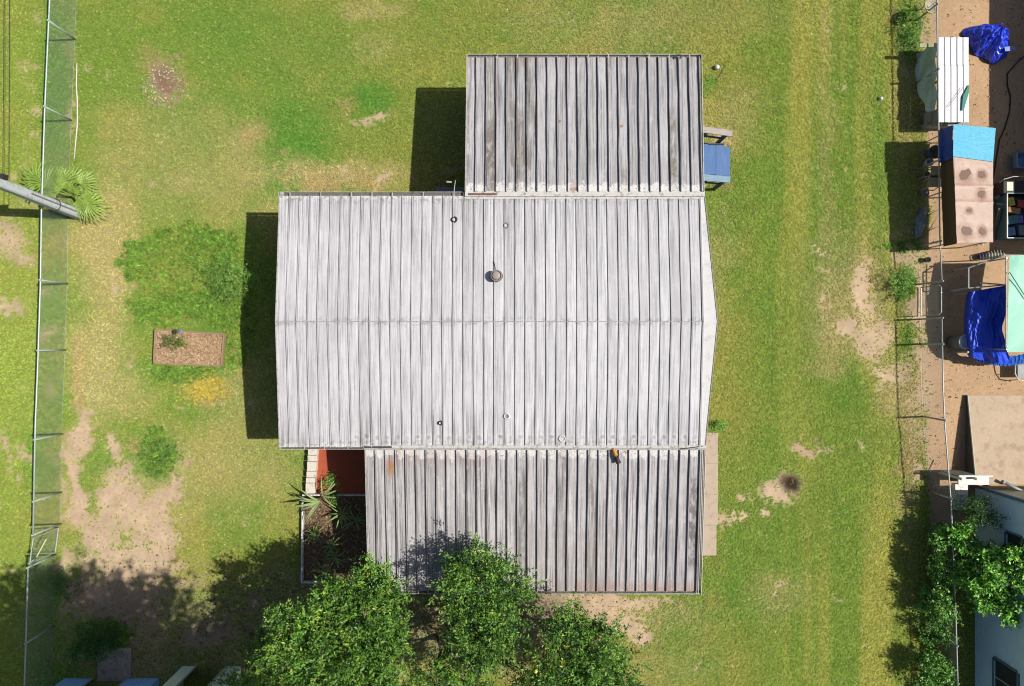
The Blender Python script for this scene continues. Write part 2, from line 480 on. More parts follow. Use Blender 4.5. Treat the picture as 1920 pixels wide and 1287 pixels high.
def ground_state(X, Y):
    px = 960 + X * F / H; py = 643 - Y * F / H
    n_lo = fbm(X, Y, .22, 4, 3); n_mid = fbm(X, Y, .9, 4, 11); n_hi = fbm(X, Y, 3.2, 3, 23); n_f = fbm(X, Y, 11, 2, 37)
    nb = .55 * n_mid + .45 * n_hi
    ns = .45 * n_mid + .35 * n_hi + .2 * n_f
    pxw = px + 46 * (fbm(X, Y, 1.1, 3, 61) - .5) + 26 * (n_f - .5); pyw = py + 46 * (fbm(X, Y, 1.1, 3, 67) - .5) + 26 * (fbm(X, Y, 9, 2, 71) - .5)
    col = OLIVE + (GREEN - OLIVE) * smoothstep(.34, .66, n_lo * .5 + n_mid * .5)[:, None]
    # mower passes down the right side and a greener east lawn
    east = smoothstep(1330, 1480, px)
    stripe = smoothstep(.34, .64, fbm(X * 1.0, Y * .045, 1.0, 3, 77))
    ec = V3(A(174, 174, 88)) + (V3(A(128, 156, 64)) - V3(A(174, 174, 88))) * stripe[:, None]
    col = col + (ec - col) * (east * (.68 + .2 * n_hi))[:, None]
    lime = (1 - smoothstep(66, 96, px - (py - 400) * -.02))
    col = col + (LIME - col) * (lime * (.35 + .6 * n_mid))[:, None]
    green = np.zeros_like(X)
    for cx, cy, rx, ry, s in LUSH_B:
        m = blob(px, py, cx, cy, rx, ry, nb, .55) * s
        green = np.maximum(green, m)
        col = col + (LUSH - col) * (m * (.55 + .45 * n_hi))[:, None]
    for cx, cy, rx, ry, s in DRY_B:
        m = np.minimum(1, blob(pxw, pyw, cx, cy, rx, ry, ns, .7, amp=1.5) * s * 1.15)
        d = YEL + (STRAW - YEL) * n_hi[:, None]
        col = col + (d - col) * m[:, None]
    for cx, cy, rx, ry in RUST_B:
        m = blob(pxw, pyw, cx, cy, rx, ry, nb, .8, amp=1.3) * .5
        col = col + (RUSTG - col) * m[:, None]
    soil = np.zeros_like(X); dark = np.zeros_like(X)
    for cx, cy, rx, ry, an, s, dk in SOIL_B:
        m = blob(pxw, pyw, cx, cy, rx * 1.05, ry * 1.05, ns, .75, an, amp=1.9) * s
        dark = np.where(m > soil, dk * m, dark)
        soil = np.maximum(soil, m)
    # the dark burnt spots: fire rings in the lawn
    burn = np.maximum(blob(px, py, 1485, 905, 21, 18, nb, .6), .55 * blob(px, py, 1533, 828, 14, 11, nb, .6))
    soil = np.maximum(soil, burn * .95)
    # scattered thin spots
    thin = smoothstep(.66, .76, n_mid * .55 + n_hi * .45) * .55
    lft = (1 - smoothstep(60, 110, px)) * smoothstep(.56, .74, .6 * n_mid + .4 * n_hi) * .6
    soil = np.maximum(soil, np.maximum(thin, lft) * (1 - green))
    # neighbour's sand yard beyond the right-hand fence
    sand = smoothstep(1722, 1760, px + 40 * (n_mid - .5) + 16 * (n_f - .5))
    sand = np.where(py > 960, sand * (1 - smoothstep(960, 1040, py)), sand)
    bush = smoothstep(960, 1030, py) * smoothstep(1690, 1710, px)
    # leaf litter under the trees at the foot of the yard
    lit = np.maximum(blob(px, py, 640, 1160, 260, 110, nb, .4), blob(px, py, 330, 1190, 260, 90, nb, .4)) * .75
    lit = np.maximum(lit, blob(px, py, 900, 1180, 190, 80, nb, .3))
    scol = SOIL * (.66 + .42 * n_hi[:, None] + .26 * n_f[:, None])
    scol = scol + (SOILD - scol) * dark[:, None]
    scol = scol + (V3(A(66, 50, 44)) - scol) * burn[:, None]
    sandc = SAND * (.70 + .42 * n_mid[:, None] + .16 * n_f[:, None])
    bare = np.clip(np.maximum(soil, sand), 0, 1)
    gcol = col
    soilcol = scol + (sandc - scol) * sand[:, None]
    litm = np.clip(lit * (.4 + .8 * n_hi) + bush * .7, 0, 1)
    soilcol = soilcol + (LITTER * (.6 + .7 * n_f[:, None]) - soilcol) * litm[:, None]
    cover = 1 - smoothstep(.1, .95, bare)
    cover = cover * (1 - .75 * np.clip(lit, 0, 1))
    cover = np.where(sand > .5, cover * .25, cover)
    dq = (((pxw - 352) / 116) ** 4 + ((pyw - 515) / 92) ** 4) ** .25 + (nb - .5) * .35
    weeds = 1 - smoothstep(.8, 1.12, dq)
    weeds = np.maximum(weeds, blob(px, py, 435, 600, 45, 100, nb, .35, amp=.7) * .8)
    weeds = np.maximum(weeds, blob(px, py, 300, 850, 46, 50, nb, .3, amp=.8) * .7)
    weeds = np.maximum(weeds, blob(px, py, 345, 700, 66, 18, nb, .3, amp=.8) * .8)
    weeds = np.maximum(weeds, blob(px, py, 1693, 535, 22, 28, nb, .4, amp=.9) * .9)
    weeds = np.maximum(weeds, blob(px, py, 190, 1195, 52, 34, nb, .3, amp=.9))
    weeds = np.maximum(weeds, blob(px, py, 1705, 55, 20, 52, nb, .4, amp=.9) * .8)
    weeds = np.maximum(weeds, blob(px, py, 1690, 460, 60, 14, nb, .5, amp=.9) * .5)
    weeds = np.maximum(weeds, blob(px, py, 1705, 640, 14, 40, nb, .5, amp=.9) * .4)
    return dict(px=px, py=py, gcol=gcol, soilcol=soilcol, cover=cover, weeds=weeds, green=green, nm=n_mid, nh=n_hi, nf=n_f)


def outside_things(X, Y):
    """False where the house, paving and neighbour's things stand"""
    ok = np.ones_like(X, bool)
    for x0, x1, y0, y1 in ((-6.6, 5.35, -2.9, 4.15), (-1.05, 5.4, 4.1, 8.4), (-4.1, 5.55, -7.5, -2.8),
                           (-7.05, -4.0, -8.25, -3.0), (6.35, 6.98, -7.25, -3.0), (-12.2, -9.72, -.8, .5), (15.6, 30, -20, -4.8), (15.4, 30, -4.9, -1.7), (-14.1, -12.9, -11.6, -10.3)):
        ok &= ~((X > x0) & (X < x1) & (Y > y0) & (Y < y1))
    return ok


def axis(lo, hi, step, far):
    inner = np.arange(lo, hi + step * .5, step)
    k = np.arange(1, 15)
    ext = step * (1.75 ** k)
    ext = np.cumsum(ext); ext = ext[ext < far]
    ext = np.append(ext, far)
    return np.concatenate([lo - ext[::-1], inner, hi + ext])


gx = axis(-19.6, 19.6, .085, 330); gy = axis(-14.2, 14.2, .085, 330)
GX, GY = np.meshgrid(gx, gy)
fx, fy = GX.ravel(), GY.ravel()
gs = ground_state(fx, fy)
gz = (fbm(fx, fy, 1.3, 3, 51) - .5) * .03 * (np.abs(fx) < 25)
near = (np.abs(fx) < 30) & (np.abs(fy) < 22)
gcol_all = gs['soilcol'] + (gs['gcol'] * .95 - gs['soilcol']) * gs['cover'][:, None]
gcol_all[~near] = OLIVE * .7
nxg, nyg = len(gx), len(gy)
idx = np.arange(nxg * nyg).reshape(nyg, nxg)
quads = np.stack([idx[:-1, :-1], idx[:-1, 1:], idx[1:, 1:], idx[1:, :-1]], -1).reshape(-1, 4)


def np_mesh(name, verts, faces, mat, attrs=None, smooth=False):
    """verts (n,3), faces (m,k) all with k corners; attrs: {name: (n,3) colour per vertex}"""
    me = bpy.data.meshes.new(name)
    m, k = faces.shape
    me.vertices.add(len(verts)); me.vertices.foreach_set('co', verts.astype(np.float32).ravel())
    me.loops.add(m * k); me.loops.foreach_set('vertex_index', faces.astype(np.int32).ravel())
    me.polygons.add(m)
    me.polygons.foreach_set('loop_start', (np.arange(m) * k).astype(np.int32))
    if smooth:
        me.polygons.foreach_set('use_smooth', np.ones(m, bool))
    me.update(calc_edges=True)
    for an, val in (attrs or {}).items():
        at = me.attributes.new(an, 'FLOAT_COLOR', 'POINT')
        at.data.foreach_set('color', np.concatenate([val, np.ones((len(val), 1))], 1).astype(np.float32).ravel())
    me.materials.append(mat)
    return me


gm, nt, p = node_mat('lawn_soil')
at = N(nt, 'ShaderNodeAttribute', attribute_name='tint')
n1 = NOISE(nt, 9, 5); n2 = NOISE(nt, 42, 3); n3 = NOISE(nt, 120, 2)
c = MIX(nt, n1, (.72, .72, .72), (1.25, 1.23, 1.2))
c = MIX(nt, 1.0, at.outputs['Color'], c, 'MULTIPLY')
c = MIX(nt, MATH(nt, 'MULTIPLY', RAMP(nt, n2, .55, .72), .4), c, MIX(nt, 1.0, c, (.5, .46, .42), 'MULTIPLY'))
c = MIX(nt, MATH(nt, 'MULTIPLY', RAMP(nt, n3, .6, .75), .4), c, MIX(nt, 1.0, c, (1.5, 1.45, 1.4), 'MULTIPLY'))
nt.links.new(c, p.inputs['Base Color'])
p.inputs['Roughness'].default_value = .95
p.inputs['Specular IOR Level'].default_value = .1
BUMP(nt, p, n2, .5, .03)
me = np_mesh('ground', np.stack([fx, fy, gz], 1), quads, gm, {'tint': gcol_all}, True)
ground = bpy.data.objects.new('ground', me); COL.objects.link(ground)
tag(ground, 'patchy lawn and sandy bare earth around the house', kind='structure')


# ------------------------------------------------------------------ grass: tufts of blades set out with geometry nodes
def tuft_mesh(name, seed, nbl, length, spread, mat, wid=.006):
    r = random.Random(seed); mb = MB()
    for i in range(nbl):
        a = r.uniform(0, 6.283); b0 = Vector((r.gauss(0, .3) * spread, r.gauss(0, .3) * spread, 0))
        L = length * r.uniform(.6, 1.2); lean = r.uniform(.5, 1.25)
        d = Vector((math.cos(a), math.sin(a), 0)); s = Vector((-d.y, d.x, 0)) * wid * r.uniform(.7, 1.3)
        p1 = b0 + d * (L * .45 * math.sin(lean * .6)) + Vector((0, 0, L * .5 * math.cos(lean * .6)))
        p2 = p1 + d * (L * .55 * math.sin(lean * 1.2)) + Vector((0, 0, L * .5 * math.cos(lean * 1.2)))
        mb.add([b0 - s, b0 + s, p1 + s * .9, p1 - s * .9, p2], [(0, 1, 2, 3), (3, 2, 4)])
    me = bpy.data.meshes.new(name)
    me.from_pydata(mb.v, [], mb.f); me.materials.append(mat)
    return bpy.data.objects.new(name, me)      # never linked: only a source for the instances


def scatter(name, label, pts, rot, scl, tint, sources, idxs, cat):
    me = bpy.data.meshes.new(name)
    me.vertices.add(len(pts)); me.vertices.foreach_set('co', pts.astype(np.float32).ravel())
    a = me.attributes.new('rotz', 'FLOAT', 'POINT'); a.data.foreach_set('value', rot.astype(np.float32))
    a = me.attributes.new('scl', 'FLOAT', 'POINT'); a.data.foreach_set('value', scl.astype(np.float32))
    a = me.attributes.new('pick', 'INT', 'POINT'); a.data.foreach_set('value', idxs.astype(np.int32))
    a = me.attributes.new('tint', 'FLOAT_COLOR', 'POINT')
    a.data.foreach_set('color', np.concatenate([tint, np.ones((len(tint), 1))], 1).astype(np.float32).ravel())
    o = bpy.data.objects.new(name, me); COL.objects.link(o)
    ng = bpy.data.node_groups.new(name, 'GeometryNodeTree')
    ng.interface.new_socket('Geometry', in_out='INPUT', socket_type='NodeSocketGeometry')
    ng.interface.new_socket('Geometry', in_out='OUTPUT', socket_type='NodeSocketGeometry')
    gi = ng.nodes.new('NodeGroupInput'); go = ng.nodes.new('NodeGroupOutput')
    mp = ng.nodes.new('GeometryNodeMeshToPoints')
    ng.links.new(gi.outputs[0], mp.inputs[0])
    iop = ng.nodes.new('GeometryNodeInstanceOnPoints')
    ng.links.new(mp.outputs[0], iop.inputs['Points'])
    join = ng.nodes.new('GeometryNodeJoinGeometry')
    for s in reversed(sources):
        oi = ng.nodes.new('GeometryNodeObjectInfo'); oi.inputs['Object'].default_value = s
        oi.inputs['As Instance'].default_value = True
        ng.links.new(oi.outputs['Geometry'], join.inputs[0])
    ng.links.new(join.outputs[0], iop.inputs['Instance'])
    iop.inputs['Pick Instance'].default_value = True

    def attr(nm, dt):
        n = ng.nodes.new('GeometryNodeInputNamedAttribute'); n.data_type = dt
        n.inputs['Name'].default_value = nm
        return n.outputs['Attribute']
    ng.links.new(attr('pick', 'INT'), iop.inputs['Instance Index'])
    cx = ng.nodes.new('ShaderNodeCombineXYZ'); ng.links.new(attr('rotz', 'FLOAT'), cx.inputs[2])
    ng.links.new(cx.outputs[0], iop.inputs['Rotation'])
    ng.links.new(attr('scl', 'FLOAT'), iop.inputs['Scale'])
    ng.links.new(iop.outputs[0], go.inputs[0])
    md = o.modifiers.new('scatter', 'NODES'); md.node_group = ng
    return tag(o, label, cat, kind='stuff')


rng = np.random.default_rng(5)
grass_m = leaf_mat('grass_blade', 'INSTANCER', .6, .35, .2)
NPT = 640000
X = rng.uniform(-19.4, 19.4, NPT); Y = rng.uniform(-14, 14, NPT)
st = ground_state(X, Y)
dens = np.clip(st['cover'], 0, 1) * (.55 + .45 * smoothstep(.3, .55, st['nf']))
keep = (rng.uniform(0, 1, NPT) < np.maximum(dens, .03 * (st['px'] < 1730))) & outside_things(X, Y) & (st['weeds'] < .5)
X, Y = X[keep], Y[keep]
g = st['gcol'][keep]; nh = st['nh'][keep]; green = st['green'][keep]
n = len(X)
var = np.exp(rng.normal(0, .2, n))[:, None]
dry = (rng.uniform(0, 1, n) < .035 * (1 - green))[:, None]
tint = np.where(dry, STRAW * .95, g) * var * 2.0
tint[:, 0] *= rng.uniform(.9, 1.1, n)
scl = rng.uniform(.7, 1.2, n) * (1 + .3 * green) * (.8 + .4 * nh)
srcs = [tuft_mesh('grass_tuft', 100 + k, 11, .044, .05, grass_m, .0048) for k in range(5)]
Z = (fbm(X, Y, 1.3, 3, 51) - .5) * .03
scatter('grass', 'short mown grass covering the yard', np.stack([X, Y, Z], 1), rng.uniform(0, 6.28, n), scl, tint, srcs, rng.integers(0, 5, n), 'grass')
print('GRASS', n)

NPT = 300000
X = rng.uniform(-16, 14.5, NPT); Y = rng.uniform(-13, 13, NPT)
st = ground_state(X, Y)
keep = (rng.uniform(.3, 1, NPT) < st['weeds']) & outside_things(X, Y)
X, Y = X[keep], Y[keep]; n = len(X)
px, py = st['px'][keep], st['py'][keep]
wc = V3(A(122, 158, 64)) * np.exp(rng.normal(0, .3, n))[:, None] * 1.55
yl = (rng.uniform(0, 1, n) < .5 * smoothstep(.45, .7, st['nm'][keep]))[:, None]
wc = np.where(yl, V3(A(160, 170, 80)) * 1.6, wc)
wsrc = [tuft_mesh('weed_tuft', 200 + k, 12, .115, .08, grass_m, .009) for k in range(4)]
scatter('weeds', 'taller bright green weeds left unmown beside the house', np.stack([X, Y, X * 0], 1), rng.uniform(0, 6.28, n), rng.uniform(.5, 1.0, n) * (.7 + .9 * fbm(X, Y, 2.2, 2, 91)), wc, wsrc, rng.integers(0, 4, n), 'weeds')
print('WEEDS', n)

# tall grass over the mound (2600 extra seed stalks, straw coloured)
X = rng.normal(-10.4, .34, 900); Y = rng.normal(-1.55, .26, 900)
scatter('straw_grass', 'clump of yellow straw-coloured grass below the garden bed', np.stack([X, Y, X * 0], 1), rng.uniform(0, 6.28, 900), rng.uniform(.35, .7, 900), np.tile(V3(A(204, 186, 84)), (900, 1)) * rng.uniform(.6, 1.3, 900)[:, None] * 1.75, wsrc, rng.integers(0, 4, 900), 'grass')

# fallen leaves and small litter, one loose layer
def litter(name, label, n, sampler, cols, size, cat, mat):
    xs, ys = sampler(n)
    n = len(xs)
    a = rng.uniform(0, 6.28, n); L = size * rng.uniform(.5, 1.3, n); W = L * rng.uniform(.35, .7, n)
    z = .012 + rng.uniform(0, .04, n)
    dx, dy = np.cos(a), np.sin(a)
    tz = rng.uniform(-.012, .02, n)
    v = np.zeros((n, 4, 3))
    v[:, 0] = np.stack([xs - dx * L / 2, ys - dy * L / 2, z], 1)
    v[:, 1] = np.stack([xs - dy * W / 2, ys + dx * W / 2, z + tz], 1)
    v[:, 2] = np.stack([xs + dx * L / 2, ys + dy * L / 2, z], 1)
    v[:, 3] = np.stack([xs + dy * W / 2, ys - dx * W / 2, z + tz * .4], 1)
    cc = np.array(cols)[rng.integers(0, len(cols), n)] * rng.uniform(.7, 1.3, n)[:, None]
    me = np_mesh(name, v.reshape(-1, 3), np.arange(n * 4).reshape(n, 4), mat, {'tint': np.repeat(cc, 4, 0)})
    o = bpy.data.objects.new(name, me); COL.objects.link(o)
    return tag(o, label, cat, kind='stuff')


dead_m = leaf_mat('dead_leaf', 'GEOMETRY', .8, .1, .2)


def under_trees(n):
    xs = np.concatenate([rng.normal(-8.5, 3.2, n * 2 // 3), rng.normal(-1, 2.5, n // 3)])
    ys = np.concatenate([rng.normal(-9.4, 1.3, n * 2 // 3), rng.normal(-9.6, .9, n // 3)])
    k = outside_things(xs, ys) & (xs > -15.2)
    return xs[k], ys[k]


litter('leaf_litter', 'dry fallen leaves strewn under the trees', 7000, under_trees, [A(170, 150, 120), A(140, 112, 80), A(190, 176, 150), A(110, 84, 60)], .075, 'leaves', dead_m)


def everywhere(n):
    xs = rng.uniform(-17, 13.4, n); ys = rng.uniform(-11.8, 11.8, n)
    k = outside_things(xs, ys)
    return xs[k], ys[k]


litter('scattered_litter', 'small pale dry leaves scattered over the lawn', 700, everywhere, [A(190, 176, 116), A(205, 188, 140), A(150, 132, 84)], .04, 'leaves', dead_m)


def hole_rim(n):
    a = rng.uniform(0, 6.28, n); r = rng.normal(.55, .18, n)
    return -11.85 + r * np.cos(a), 8.75 + r * np.sin(a) * .9


litter('gravel', 'pale stones around the bare brown spot in the lawn', 160, hole_rim, [A(222, 205, 175), A(205, 180, 150), A(150, 110, 85)], .075, 'stones', plain('stone', A(215, 198, 170)))


def sand_bits(n):
    xs = rng.uniform(13.4, 18, n); ys = rng.uniform(-5, 12, n)
    k = outside_things(xs, ys)
    return xs[k], ys[k]


litter('sand_litter', 'twigs and small debris on the neighbour\'s sand', 1500, sand_bits, [A(110, 86, 62), A(90, 74, 54), A(225, 205, 180)], .06, 'debris', dead_m)

# ------------------------------------------------------------------ the house
XL, XR = -6.935, 5.62
ZE, ZR = 2.78, 3.12
YN, YR, YS = 4.40, .63, -3.11
PW = .3062
white_sid = plain('white_siding', A(225, 224, 220, .8), .6, scale=3, dirt=A(150, 145, 130), dirt_amt=.3)
alu = plain('gutter_metal', A(214, 211, 206), .45, .2, var=.15, scale=5, dirt=A(120, 112, 104), dirt_amt=.6)
trough_m = plain('gutter_trough', A(120, 116, 112), .8, scale=5, dirt=A(80, 66, 54), dirt_amt=.7)
flash_m = plain('flashing_sealant', A(214, 210, 206), .7, var=.2, scale=5, dirt=A(130, 122, 112), dirt_amt=.75)
rust_m = plain('rusty_iron', A(122, 92, 78), .8, scale=14, dirt=A(84, 60, 50), dirt_amt=.7)
dark_m = plain('dark_rubber', A(52, 50, 50), .7, scale=10)
grey_m = plain('grey_metal', A(150, 147, 145), .5, .2, scale=9, dirt=A(100, 90, 84))
roof_flat = plain('roof_sheet_metal', A(220, 218, 217), .6, var=.08, scale=3, dirt=A(165, 164, 168), dirt_amt=.4)
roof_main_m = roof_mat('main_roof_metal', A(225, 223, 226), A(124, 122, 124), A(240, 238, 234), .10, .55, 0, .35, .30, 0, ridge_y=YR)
roof_n_m = roof_mat('north_roof_metal', A(204, 201, 203), A(92, 90, 89), A(238, 235, 232), .28, .86, 4.2, .5, None, 31, [(-.76, -.50, 4.4, 6.9, A(118, 106, 92), .8), (-.76, -.5, 6.6, 8.7, A(150, 146, 132), .6), (4.7, 4.93, 4.7, 7.0, A(124, 118, 98), .85), (-1.36, -1.28, 5.0, 7.4, A(120, 108, 96), .6), (1.72, 1.97, 4.4, 4.75, A(150, 110, 82), .8), (3.25, 3.5, 4.5, 5.2, A(130, 112, 96), .6)])
roof_s_m = roof_mat('south_roof_metal', A(208, 204, 205), A(96, 93, 92), A(238, 235, 232), .42, .9, 4.6, .45, None, 67, [(-3.79, -3.57, -4.0, -3.55, A(176, 128, 76), .95), (5.40, 5.66, -6.9, -4.0, A(104, 98, 92), .85), (.5, 3.2, -7.7, -5.5, A(170, 158, 152), .4), (-3.9, -.6, -3.75, -3.2, A(166, 112, 94), .22), (.2, .45, -7.5, -3.9, A(120, 116, 114), .5), (2.0, 5.7, -7.8, -7.45, A(176, 136, 120), .7)])

house = thing('house', 'low grey house with ribbed metal roof and two lean-to additions', 'house', (-.6, .6, 0))
OH = origin(house)


def wall_box(name, x0, x1, y0, y1, z1a, z1b):
    """four walls, z1a at y1 (north), z1b at y0 (south)"""
    mb = MB()
    vs = [(x0, y0, 0), (x1, y0, 0), (x1, y1, 0), (x0, y1, 0), (x0, y0, z1b), (x1, y0, z1b), (x1, y1, z1a), (x0, y1, z1a)]
    mb.add(vs, [(0, 1, 5, 4), (1, 2, 6, 5), (2, 3, 7, 6), (3, 0, 4, 7)])
    return mb.build(name, white_sid, house)


wall_box('wall', -6.68, 5.38, -2.9, 4.18, 2.68, 2.68)
wall_box('wall', -1.1, 5.42, 4.185, 8.45, 2.38, 2.7)
wall_box('wall', -4.15, 5.56, -7.45, -2.905, 2.45, 2.0)
for x in (-6.68, 5.38):
    MB().add([(x, -2.9, 2.68), (x, 4.18, 2.68), (x, YR, 2.97)], [(0, 1, 2)]).build('gable', white_sid, house)
# a door and a window on the east side by the porch
dr = MB().box(5.42, 5.47, 5.85, 6.7, .42, 2.3).build('door', plain('door_paint', A(200, 198, 192)), house, bevel=.006)
MB().tube([(5.47, 5.95, 1.35), (5.53, 5.95, 1.35)], .03, 8).build('handle', grey_m, dr)
glass_m = plain('window_glass', (.03, .035, .04), .08, var=.1, bump=0, spec=.6)
for (y0, y1) in ((1.6, 2.7), (-1.7, -.6)):
    w = MB().box(5.385, 5.43, y0, y1, 1.1, 2.1).build('window', plain('white_frame', A(225, 223, 218)), house)
    MB().box(5.431, 5.436, y0 + .06, y1 - .06, 1.16, 2.04).build('pane', glass_m, w)
    w = MB().box(-6.73, -6.685, y0, y1, 1.1, 2.1).build('window', _mats['white_frame'], house)
    MB().box(-6.737, -6.731, y0 + .06, y1 - .06, 1.16, 2.04).build('pane', glass_m, w)


def panel_mesh(name, w, L, hr, mat, seed, bend=.006, ny=5, zig=0):
    """one roofing pan: flat with two faint creases and a rib turned up along its right edge;
    local x across, y along (0 = the end at the eave or joint), z up"""
    r = random.Random(seed)
    prof = [(.002, 0, 0), (.03, .001, .1), (w * .34, .004, .34), (w * .66, .004, .66), (w - .03, 0, .9), (w - .026, hr, .93), (w - .004, hr, .98), (w - .002, -.004, 1.0)]
    vs = []; uvs = []; fs = []
    for j in range(ny + 1):
        y = L * j / ny
        off = r.gauss(0, bend) if 0 < j < ny else r.gauss(0, bend * .3)
        dz = r.gauss(0, .005)
        for k, (x, z, u) in enumerate(prof):
            bx = off if k >= 4 else off * .3 * (k == 3)
            vs.append((x + bx, y, z + (dz if k in (2, 3) else 0)))
            uvs.append((u, y))
    nP = len(prof)
    for j in range(ny):
        for k in range(nP - 1):
            a = j * nP + k
            fs.append((a, a + 1, a + 1 + nP, a + nP))
    # close the rib ends
    fs.append((4, 7, 6, 5)); b = ny * nP; fs.append((b + 4, b + 5, b + 6, b + 7))
    me = bpy.data.meshes.new(name)
    me.from_pydata(vs, [], fs)
    uvl = me.uv_layers.new(name='UVMap')
    for lp in me.loops:
        uvl.data[lp.index].uv = uvs[lp.vertex_index]
    me.materials.append(mat)
    return me


def lay_panels(parent, meshes, count, x0, y0, z0, ydir, slope, w, rr):
    """panels side by side from x0; y0,z0 the v=0 end; ydir +1 runs north from there"""
    o0 = origin(parent)
    for i in range(count):
        me = rr.choice(meshes)
        o = bpy.data.objects.new('roof_panel', me)
        COL.objects.link(o); o.parent = parent
        x = x0 + i * w
        dz = rr.gauss(0, .0025)
        M = Matrix.Translation(Vector((x, y0, z0 + dz)) - o0) @ Matrix.Rotation(slope, 4, 'X')
        o.matrix_local = M @ Matrix.Rotation(rr.gauss(0, .0006), 4, 'Z')


# main roof: a base deck, then north and south pans; the v=0 end is the eave
mr = MB()
mr.add([(XL + .02, YN - .02, ZE - .05), (XR, YN - .02, ZE - .05), (XR, YR, ZR - .05), (XL + .02, YR, ZR - .05), (XR, YS + .02, ZE - .05), (XL + .02, YS + .02, ZE - .05)],
       [(0, 3, 2, 1), (3, 5, 4, 2)])
main_roof = mr.build('main_roof', grey_m, house)
Ls = math.hypot(YR - YS, ZR - ZE); sl_s = math.atan2(ZR - ZE, YR - YS)
Ln = math.hypot(YN - YR, ZR - ZE); sl_n = math.atan2(ZR - ZE, YN - YR)
rr = random.Random(3)
ms = [panel_mesh('roof_panel', PW, Ls - .012, .036, roof_main_m, 10 + k, .004) for k in range(5)]
lay_panels(main_roof, ms, 41, XL, YS, ZE, 1, sl_s, PW, rr)


def panel_mesh_n(name, w, L, hr, mat, seed, bend):
    """same pan, running the other way (v=0 end at the north)"""
    me = panel_mesh(name, w, L, hr, mat, seed, bend)
    for v in me.vertices:
        v.co.y = -v.co.y
    me.flip_normals()
    return me


mn = [panel_mesh_n('roof_panel', PW, Ln - .012, .036, roof_main_m, 30 + k, .004) for k in range(5)]
lay_panels(main_roof, mn, 41, XL, YN, ZE, -1, -sl_n, PW, rr)
# ridge seam with its screw line
rc = MB()
for s in (-1, 1):
    rc.add([(XL + .01, YR, ZR + .008), (XR - .01, YR, ZR + .008), (XR - .01, YR + s * .014, ZR + .003), (XL + .01, YR + s * .014, ZR + .003)], [(0, 1, 2, 3) if s < 0 else (0, 3, 2, 1)])
rc.build('ridge_seam', plain('seam_metal', A(180, 176, 172), .6, var=.3, scale=7, dirt=A(130, 126, 122), dirt_amt=.7), main_roof)
# east gable prow: widens to the ridge
xe0, xe1 = XR + .002, 6.02
pr = MB()
for (ya, xa) in ((YN, 5.73), (YS, 5.75)):
    z0 = ZE
    pr.add([(xe0, ya, z0 + .004), (xe0, YR, ZR + .004), (xe1, YR, ZR + .002), (xa, ya, z0 + .002)], [(0, 1, 2, 3) if ya < 0 else (3, 2, 1, 0)])
pr.build('gable_overhang', roof_flat, main_roof)
ed = MB()
ed.tube([(5.76, YN, ZE + .0), (6.05, YR, ZR), (5.78, YS, ZE)], .018, 6)
ed.build('drip_edge', grey_m, main_roof)
ed = MB()
ed.bar((XR + .012, YN, ZE + .02), (XR + .012, YR, ZR + .02), .02, .05)
ed.bar((XR + .012, YS, ZE + .02), (XR + .012, YR, ZR + .02), .02, .05)
ed.build('edge_rib', roof_flat, main_roof)
ed = MB()
ed.bar((XL - .012, YN, ZE - .02), (XL - .012, YR, ZR - .02), .03, .09)
ed.bar((XL - .012, YS, ZE - .02), (XL - .012, YR, ZR - .02), .03, .09)
ed.build('rake_trim', alu, main_roof)
ed = MB()
ed.box(XL - .05, XL + .10, YN - .06, YN + .11, ZE - .02, ZE + .02)
ed.build('corner_cap', flash_m, main_roof, bevel=.01)


def gutter(name, x0, x1, y, z, s, parent, w=.10, straps=None):
    """open box gutter along x on the side s (+1 north) of y"""
    mb = MB()
    mb.bar((x0, y + s * w, z - .02), (x1, y + s * w, z - .02), .018, .10)
    mb.box(x0, x0 + .012, min(y, y + s * w), max(y, y + s * w), z - .09, z + .02)
    mb.box(x1 - .012, x1, min(y, y + s * w), max(y, y + s * w), z - .09, z + .02)
    g = mb.build(name, alu, parent)
    MB().box(x0 + .013, x1 - .013, min(y + s * .004, y + s * (w - .012)), max(y + s * .004, y + s * (w - .012)), z - .085, z - .075).build('trough', trough_m, g)
    for xs in straps or []:
        MB().box(xs - .012, xs + .012, min(y - s * .04, y + s * w), max(y - s * .04, y + s * w), z + .031, z + .037).build('strap', alu, g)
    return g


gutter('gutter', XL - .02, -1.45, YN, ZE, 1, house, .11, [XL + PW, XL + 4 * PW, XL + 7 * PW, XL + 9 * PW, XL + 11 * PW, XL + 14 * PW, XL + 17 * PW])
gutter('gutter', XL, -4.45, YS, ZE, -1, house, .06, [-6.2, -5.6, -4.9])

# north addition: runs from the joint (v=0, high) down to the north edge
ZJ, ZNE = 2.86, 2.5
YJ, YNE = 4.50, 8.66
Lq = math.hypot(YNE - YJ, ZJ - ZNE); slq = math.atan2(ZJ - ZNE, YNE - YJ)
nb_ = MB().add([(-1.36, YJ, ZJ - .03), (5.68, YJ, ZJ - .03), (5.68, YNE, ZNE - .03), (-1.36, YNE, ZNE - .03)], [(0, 1, 2, 3)])
north_roof = nb_.build('north_addition_roof', grey_m, house)
mq = [panel_mesh('roof_panel', PW, Lq, .074, roof_n_m, 50 + k, .005, 7) for k in range(6)]
lay_panels(north_roof, mq, 23, -1.372, YJ, ZJ, 1, -slq, PW, random.Random(11))
MB().bar((-1.39, YJ, ZJ + .03), (-1.36, YNE + .07, ZNE + .03), .022, .10).build('side_rail', alu, north_roof)
MB().bar((5.70, YJ, ZJ + .03), (5.735, YNE + .07, ZNE + .03), .02, .10).build('side_rail', alu, north_roof)
gutter('gutter', -1.37, 5.74, YNE, ZNE, 1, house, .085, [-1.36 + PW * k for k in (3, 5, 10, 12, 14, 16, 18, 20, 22)])
